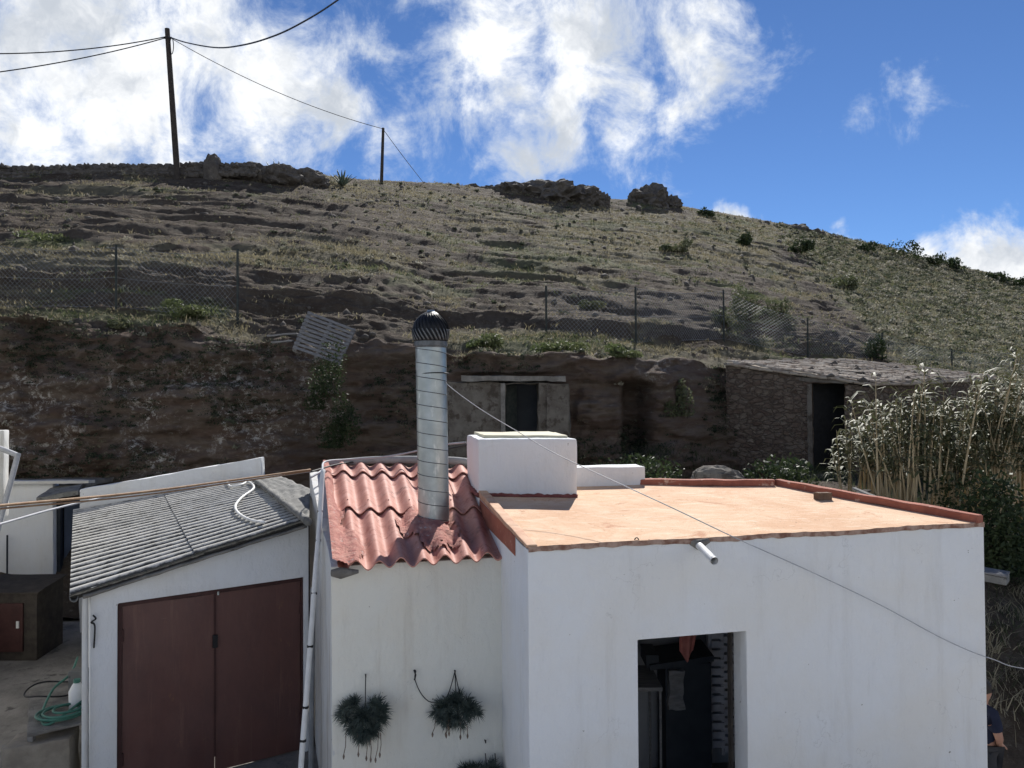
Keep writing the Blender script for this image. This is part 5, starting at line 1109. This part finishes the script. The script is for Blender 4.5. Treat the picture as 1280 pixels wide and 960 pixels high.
mb = MB(); mb.hexa(T4, [q+V((0, 0, .03)) for q in T4]); mb.build('tabletop', M_concrete, tab, bevel=.006, sub=.15, jit=.012, js=4, smooth=True)
for q in T4:
    q = q.lerp(sum(T4, V())/4, .12); m_ = MB(); m_.box((q.x, q.y, q.z/2), (.03, 0, 0), (0, .03, 0), (0, 0, q.z/2)); m_.build('leg', M_wood, tab)
bl0, bl1 = pz(38, 910, -3.84), pz(117, 898, -3.84); cb = MB(); bb_ = V((-.12, .42, 0))
bl0 += V((0, -.5, -.02)); bl1 += V((0, -.5, -.02)); cb.hexa([flat(bl0), flat(bl1), flat(bl1)+bb_, flat(bl0)+bb_], [flat(bl0, bl0.z), flat(bl1, bl1.z), flat(bl1, bl1.z)+bb_, flat(bl0, bl0.z)+bb_])
props(cb.build('concrete_block', rough_mat('tan_block', (.34, .3, .24), (.24, .21, .17), 4, .95, .7, 20, .03), bevel=.02, sub=.15, jit=.02, js=4, smooth=True), 'tan concrete block in front of the board table', 'block')
tc_ = lambda x, y: pz(x, y, tzz+.05)
m_ = MB(); P_ = []
cc_ = tc_(81, 893)
for k in range(100):
    t_ = k/100*6.28*4.2; r_ = .27+.05*math.sin(k*.21)-.0012*k; P_.append(cc_+V((r_*1.05*math.cos(t_)+.02*math.sin(k*.1), r_*1.0*math.sin(t_), .0009*k)))
P_ += spline([P_[-1], tc_(62, 905), tc_(52, 895), tc_(66, 872)+V((0, 0, .1)), tc_(88, 862)+V((0, 0, .2)), tc_(97, 850)+V((0, 0, .3))], 6)[1:]
m_.tube(P_, .015, 7); props(m_.build('garden_hose', M_hose, smooth='all'), 'green garden hose coiled on the board table', 'hose')
cc_ = tc_(67, 864); m_ = MB(); m_.tube([cc_+V((.33*math.cos(t_), .3*math.sin(t_), .03+.02*math.sin(3*t_))) for t_ in np.linspace(0, 6.1, 40)], .011, 6); props(m_.build('black_hoop', M_cable, smooth='all'), 'thin black hoop of pipe lying behind the green hose', 'hoop')
q = tc_(96, 884); bt = thing('bottle', q-V((0, 0, .02)), 'white plastic bottle standing on the board table by the wall', 'bottle')
m_ = MB(); m_.tube([q-V((0, 0, .02)), q+V((0, 0, .2)), q+V((0, 0, .26)), q+V((0, 0, .3))], [.085, .09, .06, .035], 14); m_.build('body', M_pvc, bt, smooth=True)
m_ = MB(); m_.tube([q+V((0, 0, .3)), q+V((0, 0, .34))], .038, 12); m_.build('cap', M_hose, bt, smooth=True)
q = tc_(99, 862); bx = MB(); bx.box(q+V((0, 0, .12)), (.1, 0, 0), (0, .08, 0), (0, 0, .14)); props(bx.build('grey_box', M_dust, bevel=.01), 'small grey box on the table behind the white bottle', 'box')

# ------------------------------------------------------------------ brick on the roof
q = pz(1031, 628, -1.225); m_ = MB(); m_.box(q+V((0, .05, .055)), (.085, .015, 0), (-.01, .05, 0), (0, 0, .052)); props(m_.build('brick', M_brick, bevel=.006, sub=.04, jit=.012, js=9), 'dark broken brick lying on the terracotta roof', 'brick')

# ------------------------------------------------------------------ person beyond the right corner
def person():
    D = 8.06; hx_ = at(1239, 860, D).x; y0 = D
    root = thing('person', (hx_-.12, y0, 0.0), 'dark-haired person in a navy shirt half hidden behind the right house corner', 'person')
    hz_ = at(1239, 852, D).z                      # top of the head
    k = hz_/1.62
    J = {'pel': (0, 0, .86), 'spine': (0, .0, 1.08), 'chest': (.01, 0, 1.27), 'neck': (.02, 0, 1.395), 'head0': (.03, 0, 1.46), 'head1': (.035, 0, 1.53), 'head2': (.02, 0, 1.585),
         'sL': (.02, .17, 1.33), 'eL': (.06, .24, 1.08), 'wL': (.13, .1, .93), 'sR': (.02, -.17, 1.33), 'eR': (.07, -.23, 1.08), 'wR': (.14, -.1, .95),
         'hL': (0, .09, .84), 'kL': (.04, .11, .46), 'aL': (0, .11, .08), 'tL': (.16, .12, .04), 'hR': (0, -.09, .84), 'kR': (.06, -.11, .46), 'aR': (.02, -.11, .08), 'tR': (.18, -.12, .04),
         'nose': (.125, 0, 1.50), 'pL': (.18, .04, .91), 'pR': (.19, -.03, .94)}
    E_ = [('pel', 'spine'), ('spine', 'chest'), ('chest', 'neck'), ('neck', 'head0'), ('head0', 'head1'), ('head1', 'head2'), ('chest', 'sL'), ('sL', 'eL'), ('eL', 'wL'), ('wL', 'pL'), ('chest', 'sR'), ('sR', 'eR'), ('eR', 'wR'), ('wR', 'pR'),
          ('pel', 'hL'), ('hL', 'kL'), ('kL', 'aL'), ('aL', 'tL'), ('pel', 'hR'), ('hR', 'kR'), ('kR', 'aR'), ('aR', 'tR'), ('head1', 'nose')]
    RD = {'pel': .14, 'spine': .13, 'chest': .145, 'neck': .06, 'head0': .075, 'head1': .098, 'head2': .075, 'sL': .065, 'sR': .065, 'eL': .043, 'eR': .043, 'wL': .029, 'wR': .029, 'hL': .09, 'hR': .09, 'kL': .06, 'kR': .06, 'aL': .045, 'aR': .045, 'tL': .035, 'tR': .035, 'nose': .014, 'pL': .034, 'pR': .034}
    fingers = []
    for s_, pn in (('L', 'pL'), ('R', 'pR')):
        b_ = V(J[pn])
        for f_ in range(5):
            nm1, nm2 = f'f{s_}{f_}a', f'f{s_}{f_}b'; sp_ = (f_-2)*.018; J[nm1] = tuple(b_+V((.04, sp_, -.015))); J[nm2] = tuple(b_+V((.07-.004*abs(f_-2), sp_*1.1, -.045))); RD[nm1] = .0095; RD[nm2] = .008
            E_ += [(pn, nm1), (nm1, nm2)]
    def skin(nm, names, edges, rad, mat, parent, sub=2):
        me = bpy.data.meshes.new(nm); idx = {n_: i_ for i_, n_ in enumerate(names)}
        me.from_pydata([tuple(V(J[n_])*k) for n_ in names], [(idx[a_], idx[b_]) for a_, b_ in edges], [])
        o = bpy.data.objects.new(nm, me); C.objects.link(o); o.parent = parent; md = o.modifiers.new('skin', 'SKIN'); md.use_smooth_shade = True
        for i_, n_ in enumerate(names): me.skin_vertices[0].data[i_].radius = (rad[n_]*k, rad[n_]*k); me.skin_vertices[0].data[i_].use_root = (i_ == 0)
        o.modifiers.new('sub', 'SUBSURF').render_levels = sub; me.materials.append(mat); return o
    M_skin = rough_mat('skin', (.42, .24, .17), (.38, .2, .14), 5, .5, 0)
    body = skin('body', ['pel']+[n_ for n_ in J if n_ != 'pel'], E_, RD, M_skin, root)
    M_navy = rough_mat('navy_cloth', (.012, .016, .035), (.018, .022, .045), 9, .9, .2); M_trou = rough_mat('grey_trousers', (.03, .032, .036), (.045, .045, .05), 9, .9, .2)
    J['mL'] = tuple(V(J['sL']).lerp(V(J['eL']), .8)); J['mR'] = tuple(V(J['sR']).lerp(V(J['eR']), .8)); J['waist'] = (0, 0, .84)
    skin('shirt', ['waist', 'spine', 'chest', 'sL', 'mL', 'sR', 'mR'], [('waist', 'spine'), ('spine', 'chest'), ('chest', 'sL'), ('sL', 'mL'), ('chest', 'sR'), ('sR', 'mR')], {'waist': .165, 'spine': .155, 'chest': .165, 'sL': .085, 'mL': .07, 'sR': .085, 'mR': .07}, M_navy, root)
    skin('trousers', ['pel', 'hL', 'kL', 'aL', 'hR', 'kR', 'aR'], [('pel', 'hL'), ('hL', 'kL'), ('kL', 'aL'), ('pel', 'hR'), ('hR', 'kR'), ('kR', 'aR')], {'pel': .155, 'hL': .105, 'hR': .105, 'kL': .08, 'kR': .08, 'aL': .065, 'aR': .065}, M_trou, root)
    m_ = MB(); hc = V(J['head1'])*k+V((-.02, 0, .02)); hr = .118*k
    m_.grid(lambda u, v: root.location+hc+V((math.cos(u*6.2832)*math.sin(.02+v*1.75)*(1 if math.cos(u*6.2832) < 0 else .86), math.sin(u*6.2832)*math.sin(.02+v*1.75), math.cos(.02+v*1.75)*1.05))*hr*(1+.05*n3((u*14, v*9, 0), 1)), 28, 12)
    m_.build('hair', rough_mat('dark_hair', (.02, .015, .012), (.035, .026, .02), 20, .6, .3), root, smooth='all')
    for s_ in (-1, 1):
        m_ = MB(); e_ = root.location+V(J['head1'])*k+V((.09*k, s_*.034*k, .005)); m_.tube([e_, e_+V((.012, 0, 0))], .011, 8); m_.build('eye', M_black, root)
        m_ = MB(); e_ = root.location+V(J['head1'])*k+V((-.005, s_*.098*k, -.01)); m_.tube([e_+V((0, 0, -.025)), e_, e_+V((0, 0, .025))], [.008, .018, .012], 8); m_.build('ear', M_skin, root)
    m_ = MB(); e_ = root.location+V(J['head0'])*k+V((.072*k, 0, .012)); m_.tube([e_+V((0, -.022, 0)), e_+V((.012, 0, 0)), e_+V((0, .022, 0))], .006, 6); m_.build('mouth', rough_mat('lips', (.3, .12, .1), (.28, .1, .09), 5, .5, 0), root)
person()
CLOUD_GREY, CLOUD_WHITE, SKY_STR, CLOUD_STR, EXPOSURE = (0.5, 0.54, 0.6), (0.93, 0.94, 0.95), 0.076, 0.85, 0.48
# ------------------------------------------------------------------ daylight
SUN_AZ, SUN_EL = R(11.0), R(41.0)
sd = V((math.sin(SUN_AZ)*math.cos(SUN_EL), math.cos(SUN_AZ)*math.cos(SUN_EL), math.sin(SUN_EL)))
sl = bpy.data.lights.new('sun', 'SUN'); sl.energy = 5.0; sl.angle = R(0.55); sl.color = (1.0, 0.965, 0.91)
so = bpy.data.objects.new('sun', sl); C.objects.link(so); so.rotation_euler = sd.to_track_quat('Z', 'Y').to_euler(); so.location = (3, 20, 40)
w = bpy.data.worlds.new('World'); scene.world = w; w.use_nodes = True; t = w.node_tree; t.nodes.clear(); g = G(t)
sky = g.n('ShaderNodeTexSky', sky_type='NISHITA'); sky.sun_disc = False; sky.sun_elevation = SUN_EL; sky.sun_rotation = SUN_AZ
sky.altitude = 2500; sky.air_density = 1.0; sky.dust_density = 0.0; sky.ozone_density = 2.0
tc = g.n('ShaderNodeTexCoord'); d = tc.outputs['Generated']
nrm = g.n('ShaderNodeVectorMath', operation='NORMALIZE'); g.l(d, nrm.inputs[0])
nz_ = g.n('ShaderNodeTexNoise'); g.l(nrm.outputs[0], nz_.inputs['Vector']); nz_.inputs['Scale'].default_value = 7; nz_.inputs['Detail'].default_value = 5; nz_.inputs['Roughness'].default_value = 0.6
sub = g.n('ShaderNodeVectorMath', operation='SUBTRACT'); g.l(nz_.outputs['Color'], sub.inputs[0]); sub.inputs[1].default_value = (0.5, 0.5, 0.5)
scl = g.n('ShaderNodeVectorMath', operation='SCALE'); g.l(sub.outputs[0], scl.inputs[0]); scl.inputs['Scale'].default_value = 0.13
dd = g.n('ShaderNodeVectorMath', operation='ADD'); g.l(nrm.outputs[0], dd.inputs[0]); g.l(scl.outputs[0], dd.inputs[1])
CL = [(40, 60, 150, 1), (150, 110, 140, 1), (250, 50, 110, 1), (330, 90, 120, 1), (400, 130, 85, .9), (50, 170, 100, .95), (290, 160, 80, .7), (480, 165, 80, .62), (540, 190, 50, .4), (400, 190, 60, .55),
      (455, 40, 40, .55), (-150, 80, 200, 1), (640, 50, 120, 1), (740, 60, 130, 1), (850, 40, 95, .9), (700, 150, 75, .9), (790, 120, 85, .9), (640, 190, 50, .8),
      (560, 90, 60, .7), (700, -150, 220, 1), (150, -150, 220, 1), (1112, 124, 40, .58), (1135, 112, 30, .5), (948, 96, 32, .42), (1235, 342, 52, 1.25), (1290, 345, 66, 1.25), (1170, 335, 34, .95), (920, 275, 30, 1.0), (1050, 302, 24, 1.0), (1400, 370, 110, 1.1)]
acc = None
for x, y, r_, a_ in CL:
    c_ = ray(x, y).normalized()
    ds = g.n('ShaderNodeVectorMath', operation='DISTANCE'); g.l(dd.outputs[0], ds.inputs[0]); ds.inputs[1].default_value = c_
    m = g.n('ShaderNodeMapRange'); g.l(ds.outputs['Value'], m.inputs[0]); m.inputs[1].default_value = 0.15*r_/F; m.inputs[2].default_value = 1.5*r_/F
    m.inputs[3].default_value = a_; m.inputs[4].default_value = 0
    acc = m.outputs[0] if acc is None else g.math('MAXIMUM', acc, m.outputs[0])
sxyz = g.n('ShaderNodeSeparateXYZ'); g.l(nrm.outputs[0], sxyz.inputs[0])
# unseen low cloud bank added behind the viewer to light the house fronts
fill_cloud = g.math('MULTIPLY', g.math('MULTIPLY', g.ramp(g.noise(nrm.outputs[0], 2.2, 3, 0.55), 0.3, 0.55), g.ramp(sxyz.outputs[1], 0.2, -0.2)), g.ramp(sxyz.outputs[2], 0.6, 0.35))
acc = g.math('MAXIMUM', acc, fill_cloud)
n1 = g.noise(nrm.outputs[0], 11, 8, 0.66, 0.35)
dens = g.math('ADD', acc, g.math('MULTIPLY', g.math('SUBTRACT', n1, 0.5), 2.1))
fac = g.ramp(dens, 0.25, 0.95)
tone = g.ramp(g.noise(dd.outputs[0], 7, 7, 0.6), 0.36, 0.6)
lit = g.mix(tone, CLOUD_GREY, CLOUD_WHITE)
lit = g.mix(g.ramp(dens, 0.3, 1.0), (0.62, 0.70, 0.82), lit)
b1 = g.n('ShaderNodeBackground'); g.l(g.mix(1.0, sky.outputs[0], (0.56, 0.74, 0.98), 'MULTIPLY'), b1.inputs[0]); b1.inputs[1].default_value = SKY_STR
b2 = g.n('ShaderNodeBackground'); g.l(lit, b2.inputs[0]); b2.inputs[1].default_value = CLOUD_STR
mx = g.n('ShaderNodeMixShader'); g.l(fac, mx.inputs[0]); g.l(b1.outputs[0], mx.inputs[1]); g.l(b2.outputs[0], mx.inputs[2])
wo = g.n('ShaderNodeOutputWorld'); g.l(mx.outputs[0], wo.inputs[0])
scene.view_settings.view_transform = 'Standard'; scene.view_settings.look = 'None'; scene.view_settings.gamma = 1
scene.view_settings.exposure = EXPOSURE; scene.view_settings.use_curve_mapping = False

cy = scene.cycles; cy.max_bounces = 6; cy.diffuse_bounces = 3; cy.glossy_bounces = 2; cy.transmission_bounces = 2; cy.transparent_max_bounces = 4
cy.use_adaptive_sampling = True; cy.adaptive_threshold = 0.02
w.cycles.sampling_method = 'MANUAL'; w.cycles.sample_map_resolution = 512
